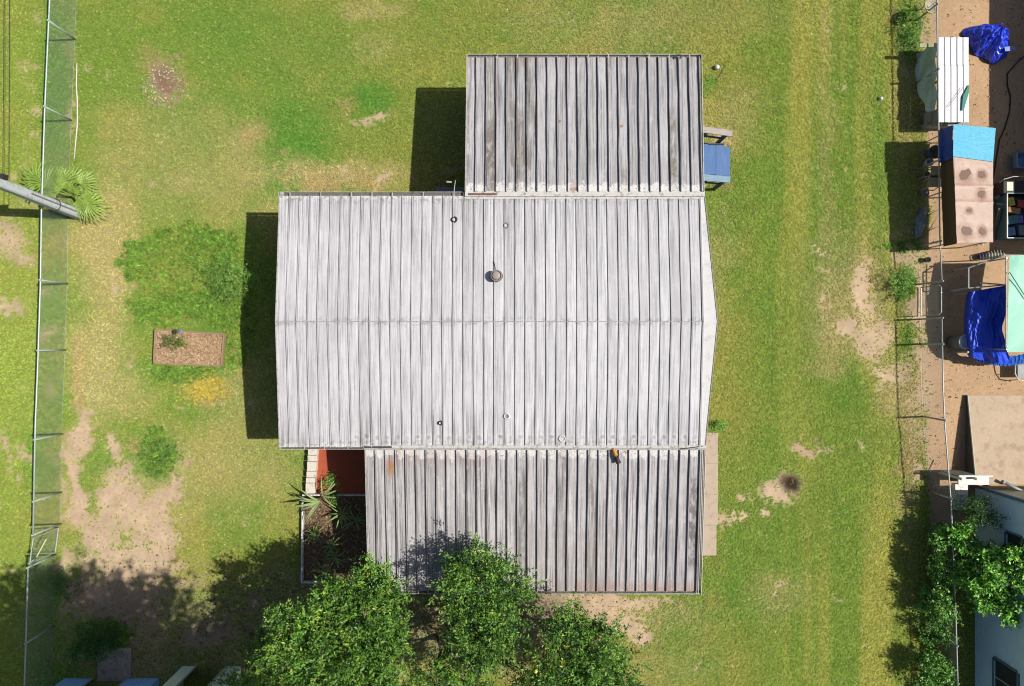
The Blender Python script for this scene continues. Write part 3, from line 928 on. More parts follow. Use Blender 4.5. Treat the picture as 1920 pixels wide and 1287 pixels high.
# joint flashing over the main eave
f = MB()
f.box(-1.40, 5.74, 4.37, 4.525, ZJ + .002, ZJ + .016)
f.box(-1.40, 5.74, 4.30, 4.37, ZE + .032, ZE + .04)
f.add([(-1.40, 4.37, ZE + .04), (5.74, 4.37, ZE + .04), (5.74, 4.37, ZJ + .012), (-1.40, 4.37, ZJ + .012)], [(0, 1, 2, 3)])
f.build('joint_flashing', flash_m, north_roof)
MB().box(-1.30, -.45, 4.40, 4.46, ZJ + .017, ZJ + .03).build('rusty_strip', rust_m, north_roof)
# black drain bracket at the north-east corner
d = MB()
for (x0, x1, y0, y1) in ((4.93, 5.12, YNE + .02, YNE + .06), (4.93, 4.965, YNE - .06, YNE + .02), (5.085, 5.12, YNE - .06, YNE + .02)):
    d.box(x0, x1, y0, y1, ZNE + .05, ZNE + .085)
d.build('drain_bracket', dark_m, north_roof)

# south addition: v=0 at the joint, runs south and down
ZSJ, ZSE = 2.62, 2.12
YSJ, YSE = -3.05, -7.66
Lw = math.hypot(YSJ - YSE, ZSJ - ZSE); slw = math.atan2(ZSJ - ZSE, YSJ - YSE)
sb = MB().add([(-4.40, YSJ, ZSJ - .03), (5.80, YSJ, ZSJ - .03), (5.80, YSE, ZSE - .03), (-4.40, YSE, ZSE - .03)], [(3, 2, 1, 0)])
south_roof = sb.build('south_addition_roof', grey_m, house)
mw = [panel_mesh_n('roof_panel', PW, Lw, .074, roof_s_m, 70 + k, .004) for k in range(6)]
lay_panels(south_roof, mw, 33, -4.412, YSJ, ZSJ, -1, slw, PW, random.Random(23))
MB().bar((-4.425, YSJ, ZSJ + .02), (-4.425, YSE - .06, ZSE + .02), .02, .08).build('side_rail', alu, south_roof)
MB().bar((5.735, YSJ, ZSJ + .045), (5.735, YSE - .05, ZSE + .045), .022, .06).build('side_rail', alu, south_roof)
MB().bar((5.83, YSJ, ZSJ + .02), (5.83, YSE - .09, ZSE + .02), .022, .09).build('side_rail', alu, south_roof)
gutter('gutter', -4.42, 5.83, YSE, ZSE, -1, house, .075, [-4.41 + PW * k for k in (4, 5, 6, 33)])
f = MB()
f.add([(-4.44, YS - .02, ZE + .006), (5.80, YS - .02, ZE + .006), (5.80, YS - .10, ZSJ + .085), (-4.44, YS - .10, ZSJ + .085)], [(3, 2, 1, 0)])
f.add([(-4.44, YS + .05, ZE + .034), (5.80, YS + .05, ZE + .034), (5.80, YS - .02, ZE + .03), (-4.44, YS - .02, ZE + .03)], [(3, 2, 1, 0)])
f.add([(-4.44, YS - .02, ZE + .03), (5.80, YS - .02, ZE + .03), (5.80, YS - .10, ZSJ + .10), (-4.44, YS - .10, ZSJ + .10)], [(3, 2, 1, 0)])
f.build('joint_flashing', flash_m, south_roof)
t = MB()
t.bar(P(683, 838, 2.8), P(735, 838, 2.8), .05, .03)
t.bar(P(1275, 842, 2.8), P(1318, 836, 2.8), .03, .03)
t.build('torn_flashing', dark_m, south_roof)


def roof_z(x, y):
    if y > YR: return ZR - (y - YR) * (ZR - ZE) / (YN - YR)
    return ZR - (YR - y) * (ZR - ZE) / (YR - YS)


def on_roof(px, py):
    z = 3.0
    for _ in range(4):
        q = P(px, py, z); z = roof_z(q.x, q.y)
    return P(px, py, z)


# flue with rain cap
c = on_roof(931, 518) - Vector((0, 0, .02))
fl = MB().lathe(c, [(.20, 0), (.19, .03), (.15, .06), (.13, .10), (.13, .22)], 14).build('flue', rust_m, house, True)
MB().lathe(c + Vector((0, 0, .22)), [(.165, 0), (.17, .05), (.145, .052), (.14, .015)], 18).build('cap_ring', grey_m, fl)
MB().lathe(c + Vector((0, 0, .26)), [(.12, 0), (.115, .03), (.05, .05)], 16).build('cap_lid', plain('warm_grey', A(172, 160, 150), .6, scale=12), fl)
# vent pipes
def vent(px, py, r, h, ring_m, core_m, label=None):
    c = on_roof(px, py) - Vector((0, 0, .02))
    v = MB().lathe(c, [(r * 1.5, 0), (r * 1.35, .025), (r, .04), (r, h), (r * .74, h), (r * .72, h * .5)], 16).build('vent_pipe', ring_m, house, True)
    MB().lathe(c, [(r * .7, h * .5), (r * .7, h * .55)], 14).build('pipe_core', core_m, v)
    if label: v['label'] = label


pale = plain('pale_sealant', A(228, 226, 224), .6, scale=10)
vent(852, 412, .075, .10, dark_m, pale)
vent(949, 423, .07, .06, grey_m, flash_m)
vent(826, 793, .055, .10, dark_m, pale)
vent(950, 780, .085, .07, pale, grey_m)
vent(1054, 822, .10, .05, pale, flash_m)
vent(873, 368, .05, .05, pale, grey_m)
# guy wire of the flue
MB().tube([on_roof(926, 490) + Vector((0, 0, .04)), c + Vector((0, .1, .1))], .008, 5).build('guy_wire', dark_m, house)
# lamp arm under the north-west corner and the boxy unit on the ground
q = P(851, 362, 2.72)
arm = MB().tube([q, q + Vector((.03, .30, -.02)), q + Vector((.05, .38, .02))], .013, 6).build('lamp_arm', alu, house)
MB().tube([q + Vector((-.22, .34, 0)), q + Vector((-.06, .33, 0))], [.03, .022], 8).build('lamp_head', alu, arm)
unit = thing('air_conditioner', 'blue-grey air conditioner box in the shade at the inner corner', 'air conditioner', P(845, 365, 0))
um = plain('unit_paint', A(150, 160, 176, .8), .5, scale=8, dirt=A(100, 105, 110))
a0, a1 = P(817, 351, .78), P(873, 351, .78)
ub = MB().box(a0.x, a1.x, a0.y - .8, a0.y, .05, .78).build('casing', um, unit, bevel=.02)
gr = MB()
for k in range(7):
    z = .15 + k * .08
    gr.box(a0.x + .05, a1.x - .05, a0.y + .002, a0.y + .014, z, z + .035)
gr.build('grille', grey_m, unit)
MB().lathe(((a0.x + a1.x) / 2, a0.y - .4, .782), [(.28, 0), (.28, .012), (.2, .016)], 18).build('fan_guard', grey_m, unit)

# hand tool left on the south roof
z = ZSJ - .05
ta, tb = P(1149, 838, 2.76), P(1160, 868, 2.70)
d = (tb - ta)
tool = thing('roofing_tool', 'yellow and black hand tool lying on the roof joint', 'tool', (ta + tb) / 2)
m1 = ta + d * .52
MB().tube([ta, ta + d * .06, ta + d * .2, ta + d * .45, m1], [.025, .05, .062, .07, .066], 10).build('yellow_body', plain('yellow_plastic', A(196, 142, 44), .5, scale=25, dirt=A(110, 70, 30)), tool, True)
MB().tube([m1, m1 + d * .04], [.07, .07], 10).build('collar', plain('brown_band', A(140, 96, 50)), tool)
MB().tube([m1 + d * .04, ta + d * .8, ta + d * .94, tb], [.062, .06, .075, .082], 10).build('black_handle', dark_m, tool, True)

# ------------------------------------------------------------------ porch steps on the east side
porch = thing('porch_steps', 'blue painted porch steps with two pale wooden handrails', 'steps', P(1335, 300, 0))
blue_p = plain('blue_paint', A(66, 112, 172), .55, var=.12, scale=4, stretch=(1, .3, 1), dirt=A(90, 140, 190), dirt_amt=.4)
oldwood = plain('weathered_wood', A(188, 178, 172), .8, scale=7, stretch=(.3, 2, 1), dirt=A(120, 110, 104), dirt_amt=.6)
wood_b = plain('blue_grey_wood', A(140, 170, 190), .8, scale=7, stretch=(.3, 2, 1), dirt=A(200, 205, 210), dirt_amt=.5)
darkw = plain('dark_blue_wood', A(70, 84, 100), .8, scale=7)
ya, yb = P(0, 268, .55).y, P(0, 329, .55).y
xs0 = 5.44
xe = P(1357, 300, .45).x
nbd = 6
wd = (xe - xs0 - .01) / nbd
for k in range(nbd):
    z = .56 if k < 4 else .52
    MB().box(xs0 + k * wd, xs0 + (k + 1) * wd - .008, yb, ya - (.06 if k > 3 else 0), z - .035, z + .002 * (k % 2)).build('deck_board', blue_p, porch, bevel=.004)
MB().box(xe + .01, xe + .26, yb + .05, ya - .05, .26, .29).build('step_tread', blue_p, porch, bevel=.004)
fr = MB()
for y in (ya - .02, yb + .02):
    fr.bar((xs0, y, .46), (xe, y, .46), .04, .12)
fr.build('deck_frame', darkw, porch)
for (px0, py0, px1, py1, mt) in ((1318, 242, 1373, 250, oldwood), (1318, 332, 1369, 337, wood_b)):
    a, b = P(px0 - 6, py0, 1.36), P(px1, py1, 1.33)
    MB().bar(a, b, .20, .045).build('handrail', mt, porch, bevel=.006)
    for t_ in (.25, .85):
        c = a + (b - a) * t_
        MB().bar((c.x, c.y - .02, 0), (c.x, c.y - .02, 1.32), .09, .09, (0, 1, 0)).build('post', darkw, porch)
    MB().bar(Vector((a.x, a.y - .02, .85)), Vector((b.x - .15, b.y - .02, .85)), .04, .09).build('rail', darkw, porch)

# ------------------------------------------------------------------ paving
conc = plain('concrete', A(196, 178, 156), .9, var=.12, scale=3, dirt=A(165, 140, 112), dirt_amt=.5, bump=.25)
a, b = P(1300, 811), P(1345, 1040)
mb = MB()
cuts = [P(0, y).y for y in (811, 868, 926, 984, 1041)]
path = bpy.data.objects.new('path', None); COL.objects.link(path); tag(path, 'tan concrete path along the east wall of the lean-to', kind='structure')
path.location = (6.4, -5, 0)
for k in range(4):
    xr = 6.985 - (.05 if k == 3 else 0)
    MB().box(5.57, xr, cuts[k + 1] + .004, cuts[k], -.02, .045 + .003 * (k % 2)).build('concrete_slab', conc, path, bevel=.008)
red = plain('red_floor', A(186, 88, 52), .75, var=.2, scale=2.5, dirt=A(150, 80, 60), dirt_amt=.5)
x0, x1 = P(592, 0, .1).x, -4.15
y0, y1 = P(0, 926, .1).y, -2.905
patio = MB().box(x0, x1, y0, y1, -.02, .10).build('patio', red)
tag(patio, 'red painted patio floor between house and planter', kind='structure')
blockm = plain('white_block', A(236, 226, 210), .85, var=.1, scale=5, dirt=A(150, 130, 104), dirt_amt=.5)
pw = thing('block_wall', 'row of white concrete blocks edging the red patio', 'wall', P(584, 885))
ys_ = [842, 854, 866, 884, 896, 906, 926]
for k in range(6):
    t0, t1 = P(0, ys_[k], .3).y, P(0, ys_[k + 1], .3).y
    xx = P(586 - (ys_[k] - 842) * .07, 0, .3)
    MB().box(xx.x - .155, xx.x + .155, t1 + .012, t0, 0, .30 + rnd.uniform(-.008, .008)).build('block', blockm, pw, bevel=.008)
bed = thing('planter_bed', 'shaded planter bed edged in white beside the lean-to', 'planter', P(625, 1010))
mulch = plain('dark_mulch', A(128, 104, 80), .95, var=.4, scale=9, dirt=A(70, 58, 48), dirt_amt=.7, bump=.8)
bx0, bx1 = P(571, 0, .1).x, -4.15
by0, by1 = P(0, 1088, .1).y, P(0, 928, .1).y
nxm, nym = 30, 40
mm = MB()
vs = []; fs = []
rr = random.Random(4)
for j in range(nym + 1):
    for i in range(nxm + 1):
        vs.append((bx0 + (bx1 - bx0) * i / nxm, by0 + (by1 - by0) * j / nym, .06 + rr.uniform(0, .05)))
for j in range(nym):
    for i in range(nxm):
        a = j * (nxm + 1) + i
        fs.append((a, a + 1, a + nxm + 2, a + nxm + 1))
mm.add(vs, fs).build('mulch', mulch, bed)
edg = plain('white_edging', A(240, 238, 234), .7, scale=9, dirt=A(140, 130, 118), dirt_amt=.8)
for (a, b) in (((bx0 - .03, by1, .12), (bx0 - .07, by0, .12)), ((bx0 - .07, by0 - .03, .12), (bx1, by0 - .08, .12)), ((bx0 - .03, by1 + .03, .16), (bx0 + .75, by1 + .03, .16)), ((bx0 + 1.1, by1 + .02, .14), (bx1, by1 + .02, .14))):
    MB().bar(a, b, .05, .22).build('edging', edg, bed, bevel=.006)

# raised mulch bed out on the lawn
gb = thing('garden_bed', 'rectangular wood-framed mulch bed in the tall weeds', 'garden bed', P(355, 652))
cs = [P(293, 618, .12), P(421, 626, .12), P(416, 686, .12), P(290, 681, .12)]
timber = plain('bed_timber', A(172, 146, 116), .85, scale=8, dirt=A(110, 84, 62))
for k in range(4):
    MB().bar(cs[k], cs[(k + 1) % 4], .05, .16).build('board', timber, gb, bevel=.006)
vs = []; fs = []; nn = 26
for j in range(nn + 1):
    for i in range(nn + 1):
        s, t_ = i / nn, j / nn
        q = (cs[0] * (1 - s) + cs[1] * s) * (1 - t_) + (cs[3] * (1 - s) + cs[2] * s) * t_
        vs.append((q.x, q.y, .13 + rr.uniform(0, .045)))
for j in range(nn):
    for i in range(nn):
        a = j * (nn + 1) + i
        fs.append((a, a + nn + 1, a + nn + 2, a + 1))
chips = plain('wood_chips', A(196, 166, 128), .9, var=.35, scale=11, dirt=A(120, 90, 66), dirt_amt=.6, bump=.8)
MB().add(vs, fs).build('mulch', chips, gb)


def chip_layer(parent, corner_fn, n, cols, size, z, seed):
    g = np.random.default_rng(seed)
    vs = []; cc = []
    for k in range(n):
        c = corner_fn(g.uniform(.03, .97), g.uniform(.03, .97))
        a = g.uniform(0, 6.28); L = size * g.uniform(.5, 1.4); W = L * g.uniform(.25, .5)
        dx, dy = math.cos(a), math.sin(a); zz = z + g.uniform(0, .035); tl = g.uniform(-.02, .02)
        vs += [(c.x - dx * L, c.y - dy * L, zz - tl), (c.x - dy * W, c.y + dx * W, zz), (c.x + dx * L, c.y + dy * L, zz + tl), (c.x + dy * W, c.y - dx * W, zz + .004)]
        cc += [np.array(cols[g.integers(0, len(cols))]) * g.uniform(.7, 1.25)] * 4
    me = np_mesh('mulch_chips', np.array(vs) - np.array(origin(parent)), np.arange(n * 4).reshape(n, 4), dead_m, {'tint': np.array(cc)})
    o = bpy.data.objects.new('mulch_chips', me); COL.objects.link(o); o.parent = parent
    o['kind'] = 'stuff'


chip_layer(gb, lambda s, t_: (cs[0] * (1 - s) + cs[1] * s) * (1 - t_) + (cs[3] * (1 - s) + cs[2] * s) * t_, 1500, [A(216, 178, 138), A(230, 204, 170), A(164, 128, 94), A(204, 164, 122)], .035, .165, 8)
chip_layer(bed, lambda s, t_: Vector((bx0 + (bx1 - bx0) * s, by0 + (by1 - by0) * t_, 0)), 2200, [A(178, 146, 108), A(140, 110, 80), A(196, 168, 130), A(100, 80, 60)], .04, .105, 9)
pot = thing('watering_can', 'small black and blue can at the top edge of the mulch bed', 'can', P(340, 621, .1))
MB().lathe(P(331, 622, .10), [(.07, 0), (.085, .14), (.065, .142)], 12).build('black_can', dark_m, pot, True)
MB().lathe(P(341, 621, .10), [(.05, 0), (.07, .12), (.05, .121)], 12).build('blue_cup', plain('blue_plastic', A(120, 150, 190), .4), pot, True)
MB().tube([P(332, 622, .22), P(337, 619, .27), P(341, 621, .21)], .01, 5).build('handle', grey_m, pot)

slab = MB().box(P(184, 0).x, P(247, 0).x, P(0, 1276).y, P(0, 1213).y, -.02, .06).build('concrete_pad', plain('old_concrete', A(176, 170, 158), .9, scale=4, dirt=A(110, 104, 96), dirt_amt=.8, bump=.3), None, bevel=.01)
tag(slab, 'square stained concrete pad by the blue shed', kind='structure')

# ------------------------------------------------------------------ chain-link fences
galv = plain('galvanised_rail', A(196, 214, 206), .45, .3, var=.12, scale=6, dirt=A(120, 140, 130), dirt_amt=.4)
galv_r = plain('galvanised_rail_grey', A(190, 196, 198), .45, .3, var=.12, scale=6, dirt=A(130, 132, 130), dirt_amt=.4)
wire_m = plain('fence_wire', A(176, 192, 184), .5, .3, var=.1, scale=12, bump=0)
wire_r = plain('fence_wire_grey', A(150, 156, 156), .5, .3, var=.1, scale=12, bump=0)


def poly_at(pts, s):
    """point at run length s along a polyline of (x, y)"""
    for (a, b) in zip(pts[:-1], pts[1:]):
        L = math.dist(a, b)
        if s <= L or b == pts[-1]:
            t = s / L
            return (a[0] + (b[0] - a[0]) * t, a[1] + (b[1] - a[1]) * t)
        s -= L


def plen(pts):
    return sum(math.dist(a, b) for a, b in zip(pts[:-1], pts[1:]))


def mesh_wires(pts, h, pitch, r, z0=.04):
    """diagonal wires both ways, woven a hair apart"""
    L = plen(pts); mb = MB(); hh = h - z0
    k = -hh
    while k < L:
        for s in (1, -1):
            a, b = (k, k + hh) if s > 0 else (k + hh, k)
            # clip to the run
            def pt(u, z):
                x, y = poly_at(pts, min(max(u, 0), L)); return Vector((x + .004 * s, y, z))
            if s > 0:
                za, zb = z0, h
                if a < 0: za = z0 - a; a = 0
                if b > L: zb = h - (b - L); b = L
            else:
                za, zb = z0, h
                if a > L: za = z0 + (a - L); a = L
                if b < 0: zb = h + b; b = 0
            if abs(zb - za) > .03:
                A_, B_ = pt(a, za), pt(b, zb)
                if len(pts) > 2 and abs(b - a) > .6:
                    mid = pt((a + b) / 2, (za + zb) / 2)
                    mb.tube([A_, mid, B_], r, 3, False)
                else:
                    mb.tube([A_, B_], r, 3, False)
        k += pitch
    return mb


def fence(name, label, pts, h, posts, rail_m, wm, pitch=.075, r=.0022, rail_r=.026):
    t = thing(name, label, 'fence', (pts[0][0], pts[0][1], 0))
    rp = [(x, y, h) for x, y in pts]
    MB().tube(rp, rail_r, 8).build('top_rail', rail_m, t, True)
    for s in posts:
        if 0 <= s <= plen(pts):
            x, y = poly_at(pts, s)
            po = MB().tube([(x, y, -.05), (x, y, h + .03)], .03, 8).build('post', rail_m, t, True)
            MB().lathe((x, y, h + .031), [(.036, 0), (.034, .03), (.012, .05)], 8).build('post_cap', rail_m, po, True)
    w = mesh_wires(pts, h - .01, pitch, r).build('wire_mesh', wm, t)
    w['kind'] = 'stuff'
    bw = MB().tube([(x, y, .05) for x, y in pts], .004, 4, False).build('tension_wire', wm, t)
    return t


HL = 1.35
def LP(px, py, h):
    v = P(px, py, h); return (v.x, v.y)


l_pts = [LP(95, -70, HL), LP(93, 0, HL), LP(84, 200, HL), LP(77.5, 400, HL), LP(76, 523, HL), LP(70.5, 690, HL), LP(66, 800, HL), LP(62, 1003, HL)]
l2_pts = [LP(52.5, 1063, HL), LP(50, 1160, HL), LP(46, 1287, HL), LP(44, 1350, HL)]


def run_at_py(pts, py, h):
    y = (643 - py) * (H - h) / F
    s = 0
    for a, b in zip(pts[:-1], pts[1:]):
        if a[1] >= y >= b[1]:
            return s + math.dist(a, b) * (a[1] - y) / (a[1] - b[1])
        s += math.dist(a, b)
    return s


fence('chain_link_fence', 'long pale chain-link fence down the left side of the yard', l_pts, HL, [run_at_py(l_pts, y, HL) for y in (39, 200, 368, 525, 657, 824, 940, 1003)], galv, wire_m, .095, .0024)
fence('chain_link_fence', 'short chain-link run below the left gate in tree shade', l2_pts, HL, [run_at_py(l2_pts, y, HL) for y in (1064, 1206)], galv, wire_m, .095, .0024)
gate = thing('fence_gate', 'small chain-link gate standing in the left fence', 'gate', P(120, 985))
ga, gb_ = Vector((*LP(60, 1010, HL), 0)), Vector((*LP(53.5, 1058, HL), 0))
z1 = HL - .05
MB().tube([ga + Vector((0, 0, .08)), ga + Vector((0, 0, z1)), gb_ + Vector((0, 0, z1)), gb_ + Vector((0, 0, .08)), ga + Vector((0, 0, .08))], .022, 8, False).build('gate_frame', galv, gate)
w = mesh_wires([(ga.x, ga.y), (gb_.x, gb_.y)], z1, .07, .0028, .1).build('wire_mesh', wire_m, gate); w['kind'] = 'stuff'
MB().tube([ga + Vector((.25, -.1, 1.05)), gb_ + Vector((.12, .18, 1.15))], .02, 6).build('brace', plain('pale_bar', A(222, 210, 176)), gate)
MB().tube([gb_ + Vector((-.05, 0, z1 - .02)), gb_ + Vector((.12, .12, z1 - .02))], .03, 6).build('latch', galv_r, gate)

HRt = 1.15
r1 = [LP(1755, -70, HRt), LP(1756.5, 0, HRt), LP(1759, 160, HRt), LP(1762, 440, HRt), LP(1766, 527, HRt)]
r2 = [LP(1766, 596, HRt), LP(1768, 720, HRt), LP(1771, 788, HRt), LP(1778, 880, HRt), LP(1783, 940, HRt), LP(1789, 1073, HRt), LP(1793, 1190, HRt), LP(1796, 1287, HRt), LP(1798, 1350, HRt)]
fence('chain_link_fence', 'grey chain-link fence at right beside the tarps', r1, HRt, [run_at_py(r1, y, HRt) for y in (8, 130, 300, 452, 527)], galv_r, wire_r, .085, .0018, .022)
fence('chain_link_fence', 'grey chain-link fence at right running down past the vines', r2, HRt, [run_at_py(r2, y, HRt) for y in (596, 645, 788, 935, 1073, 1210)], galv_r, wire_r, .075, .0022, .022)
g2 = thing('fence_gate', 'narrow chain-link gate in the right-hand fence', 'gate', P(1728, 565))
ga, gb_ = Vector((*LP(1764, 534, HRt), 0)), Vector((*LP(1764, 590, HRt), 0))
MB().tube([ga + Vector((0, 0, .08)), ga + Vector((0, 0, HRt - .1)), ga + Vector((.03, -.08, HRt - .02)), gb_ + Vector((.03, .08, HRt - .02)), gb_ + Vector((0, 0, HRt - .1)), gb_ + Vector((0, 0, .08)), ga + Vector((0, 0, .08))], .018, 8, False).build('gate_frame', galv_r, g2)
w = mesh_wires([(ga.x, ga.y), (gb_.x, gb_.y)], HRt - .08, .06, .003, .1).build('wire_mesh', wire_r, g2); w['kind'] = 'stuff'
MB().tube([ga + Vector((.02, -.25, .9)), ga + Vector((.02, -.25, HRt + .02))], .015, 6).build('latch', galv_r, g2)

pvc = plain('white_pvc', A(236, 226, 206), .5, scale=8, dirt=A(170, 150, 120), dirt_amt=.5)
pipe = MB().tube([P(144, 118, .04), P(143, 160, .05), P(145, 190, .03), P(145, 232, .04), P(139, 298, .03)], .022, 8).build('plastic_pipe', pvc, None, True)
tag(pipe, 'thin white plastic pipe lying along the foot of the left fence', 'pipe')

# ------------------------------------------------------------------ utility pole and its cables
pole = thing('utility_pole', 'grey concrete utility pole leaning in from the left edge', 'pole', P(152, 404))
pc = plain('pole_concrete', A(208, 214, 216), .85, var=.15, scale=5, dirt=A(130, 136, 138), dirt_amt=.5, bump=.3)
b0 = P(152, 404); lean = Vector((0.0, .062, 1.0))
t0 = b0 + lean * 9.5
mb = MB(); ring = []
for c_, hw in ((b0 + Vector((0, 0, -.1)), .155), (b0 + lean * 1.6, .145), (t0, .105)):
    for i, j in ((-1, -.72), (-.72, -1), (.72, -1), (1, -.72), (1, .72), (.72, 1), (-.72, 1), (-1, .72)):
        ring.append(c_ + Vector((i * hw, j * hw, 0)))
fs = []
for lv in range(2):
    for k in range(8):
        k2 = (k + 1) % 8
        fs.append((lv * 8 + k, lv * 8 + k2, lv * 8 + 8 + k2, lv * 8 + 8 + k))
fs.append(tuple(range(16, 24)))
mb.add(ring, fs).build('shaft', pc, pole)
c_ = b0 + lean * 1.35
MB().ring(c_, .20, .012, (0, .06, 1), 16, 5).build('strap', dark_m, pole)
MB().tube([b0 + Vector((.15, .02, 0)), b0 + lean * 2.6 + Vector((.135, .02, 0))], .028, 6).build('conduit', grey_m, pole)
at_z = 3.75
c_ = b0 + lean * at_z
MB().box(c_.x - .02, c_.x + .22, c_.y + .1, c_.y + .24, at_z - .1, at_z + .1).build('cable_clamp', dark_m, pole)
c_ = b0 + lean * 8.6
MB().bar(c_ + Vector((-1.1, 0, 0)), c_ + Vector((1.1, 0, 0)), .1, .12).build('crossarm', plain('crossarm_wood', A(140, 120, 100)), pole)
for k, (xx, zz) in enumerate(((-.02, 3.85), (.10, 3.7), (.20, 3.6))):
    s = b0 + lean * zz + Vector((xx, .2, 0))
    e_ = Vector((s.x + .05 - .12 * k, 40, zz + .6))
    pts = []
    for i in range(13):
        t_ = i / 12
        q = s.lerp(e_, t_); q.z -= 1.2 * t_ * (1 - t_)
        pts.append(q)
    c = MB().tube(pts, .009, 5, False).build('cable', dark_m, None)
    tag(c, ('leftmost thin dark cable running up from the pole', 'middle thin dark cable running up from the pole', 'rightmost thin dark cable running up from the pole')[k], 'cable', 'cables from the pole')


# ------------------------------------------------------------------ leafy things
def crown_mesh(name, lobes, n_tw, per, leaf, cols, seed, mat, twig=.34, up=.45, flat=.0, shell=.72, aspect=.42, droop=0, clump=16):
    """leaves on short twigs spread through the lobes (cx, cy, cz, rx, ry, rz)"""
    g = np.random.default_rng(seed)
    lob = np.array(lobes, float)
    wt = (lob[:, 3] * lob[:, 4] + lob[:, 5] * lob[:, 3]); wt /= wt.sum()
    # boughs first: each carries a cluster of twigs, with gaps between the boughs
    ncl = max(len(lobes) * 3, n_tw // clump)
    li = g.choice(len(lob), ncl, p=wt)
    dc = g.normal(size=(ncl, 3)); dc[:, 2] = dc[:, 2] * .8 + .25
    dc /= np.linalg.norm(dc, axis=1)[:, None]
    rad = shell + (1 - shell) * g.uniform(0, 1, ncl) ** .6
    rad = np.where(g.uniform(0, 1, ncl) < .2, g.uniform(.25, .75, ncl), rad)
    rad = np.where(g.uniform(0, 1, ncl) < .08, g.uniform(1.02, 1.2, ncl), rad)
    lump = 1 + .2 * np.sin(dc[:, 0] * 7 + lob[li, 0] * 3) * np.cos(dc[:, 1] * 6 + lob[li, 1] * 5)
    cpos = lob[li, :3] + dc * lob[li, 3:] * (rad * lump)[:, None]
    ctone = np.exp(g.normal(0, .16, ncl))
    ci = g.integers(0, ncl, n_tw)
    sz = np.minimum(.24, .28 * lob[li, 3].min() + .05) * np.exp(g.normal(0, .25, ncl))
    pos = cpos[ci] + g.normal(0, 1, (n_tw, 3)) * sz[ci][:, None] * np.array([1, 1, .6])
    d = dc[ci] + g.normal(0, .45, (n_tw, 3)); d /= np.linalg.norm(d, axis=1)[:, None]
    tw = d + np.array([0, 0, up]) + g.normal(0, .35, (n_tw, 3)); tw /= np.linalg.norm(tw, axis=1)[:, None]
    # clumps carry their own tone
    tone = g.choice(len(cols), n_tw, p=np.array([c[1] for c in cols]) / sum(c[1] for c in cols))
    tcol = np.array([c[0] for c in cols])[tone] * ctone[ci][:, None]
    n = n_tw * per
    t = np.tile(np.linspace(.05, 1, per), n_tw)
    P0 = np.repeat(pos, per, 0) + np.repeat(tw, per, 0) * (t * twig)[:, None] + g.normal(0, .03, (n, 3))
    ld = np.repeat(tw, per, 0) * .8 + g.normal(0, .75, (n, 3)); ld[:, 2] -= droop
    ld[:, 2] *= (1 - flat)
    ld /= np.linalg.norm(ld, axis=1)[:, None]
    L = leaf * g.uniform(.6, 1.25, n) * (1 - .3 * t)
    side = np.cross(ld, g.normal(0, .55, (n, 3)) + np.array([0, 0, 1.0])); side /= np.linalg.norm(side, axis=1)[:, None] + 1e-9
    nrm = np.cross(side, ld)
    W = L * aspect * g.uniform(.8, 1.2, n)
    v = np.zeros((n, 4, 3))
    v[:, 0] = P0
    mid = P0 + ld * (L * .45)[:, None] + nrm * (L * .07)[:, None]
    v[:, 1] = mid + side * (W / 2)[:, None]
    v[:, 2] = P0 + ld * L[:, None]
    v[:, 3] = mid - side * (W / 2)[:, None]
    fz = np.arange(n)[:, None] * 4
    faces = np.concatenate([fz + np.array([0, 1, 2]), fz + np.array([0, 2, 3])], 0)
    cc = np.repeat(tcol, per, 0) * np.exp(g.normal(0, .16, n))[:, None]
    return v.reshape(-1, 3), faces, np.repeat(cc, 4, 0)


def add_crown(parent, name, mat, *a, **k):
    v, f, c = crown_mesh(name, *a, mat=mat, **k)
    o0 = origin(parent)
    me = np_mesh(name, v - np.array(o0), f, mat, {'tint': c})
    o = bpy.data.objects.new(name, me); COL.objects.link(o); o.parent = parent
    return o


bark = plain('bark', A(120, 104, 88), .9, var=.3, scale=8, stretch=(2, 2, .5), dirt=A(80, 70, 60), bump=.6)
leaf_tree = leaf_mat('tree_leaf', 'GEOMETRY', .45, .22, .4)
CIT = [(A(112, 156, 58, 1.35), 5), (A(94, 140, 52, 1.25), 4), (A(138, 170, 68, 1.4), 2.0), (A(58, 96, 40, 1.0), 2.8), (A(176, 188, 70, 1.3), .04)]


def tree(name, label, base, lobes, n_tw, per, leaf, cols, seed, trunk_r=.12, group=None, **k):
    t = thing(name, label, 'tree', base, group)
    b = Vector(base)
    mb = MB()
    top = Vector((np.mean([l[0] for l in lobes]), np.mean([l[1] for l in lobes]), np.mean([l[2] for l in lobes])))
    fork = b.lerp(top, .45); fork.x = b.x * .7 + top.x * .3; fork.y = b.y * .7 + top.y * .3
    mb.tube([b - Vector((0, 0, .1)), b.lerp(fork, .5) + Vector((.04, .03, 0)), fork], [trunk_r * 1.2, trunk_r, trunk_r * .8], 8)
    rr = random.Random(seed)
    for l in lobes:
        c = Vector(l[:3])
        mb.tube([fork - Vector((0, 0, .1)), fork.lerp(c, .55) + Vector((rr.uniform(-.1, .1), rr.uniform(-.1, .1), .1)), c], [trunk_r * .6, trunk_r * .35, trunk_r * .15], 6)
        for _ in range(5):
            e = c + Vector((rr.uniform(-.8, .8) * l[3], rr.uniform(-.8, .8) * l[4], rr.uniform(-.3, .8) * l[5]))
            mb.tube([fork.lerp(c, .7), c.lerp(e, .5) + Vector((0, 0, .08)), e], [trunk_r * .25, trunk_r * .14, trunk_r * .05], 5)
    mb.build('trunk', bark, t, True)
    add_crown(t, 'crown', leaf_tree, lobes, n_tw, per, leaf, cols, seed, **k)
    return t


def lobe(px, py, z, rx, ry, rz):
    c = P(px, py, z); return (c.x, c.y, c.z, rx, ry, rz)


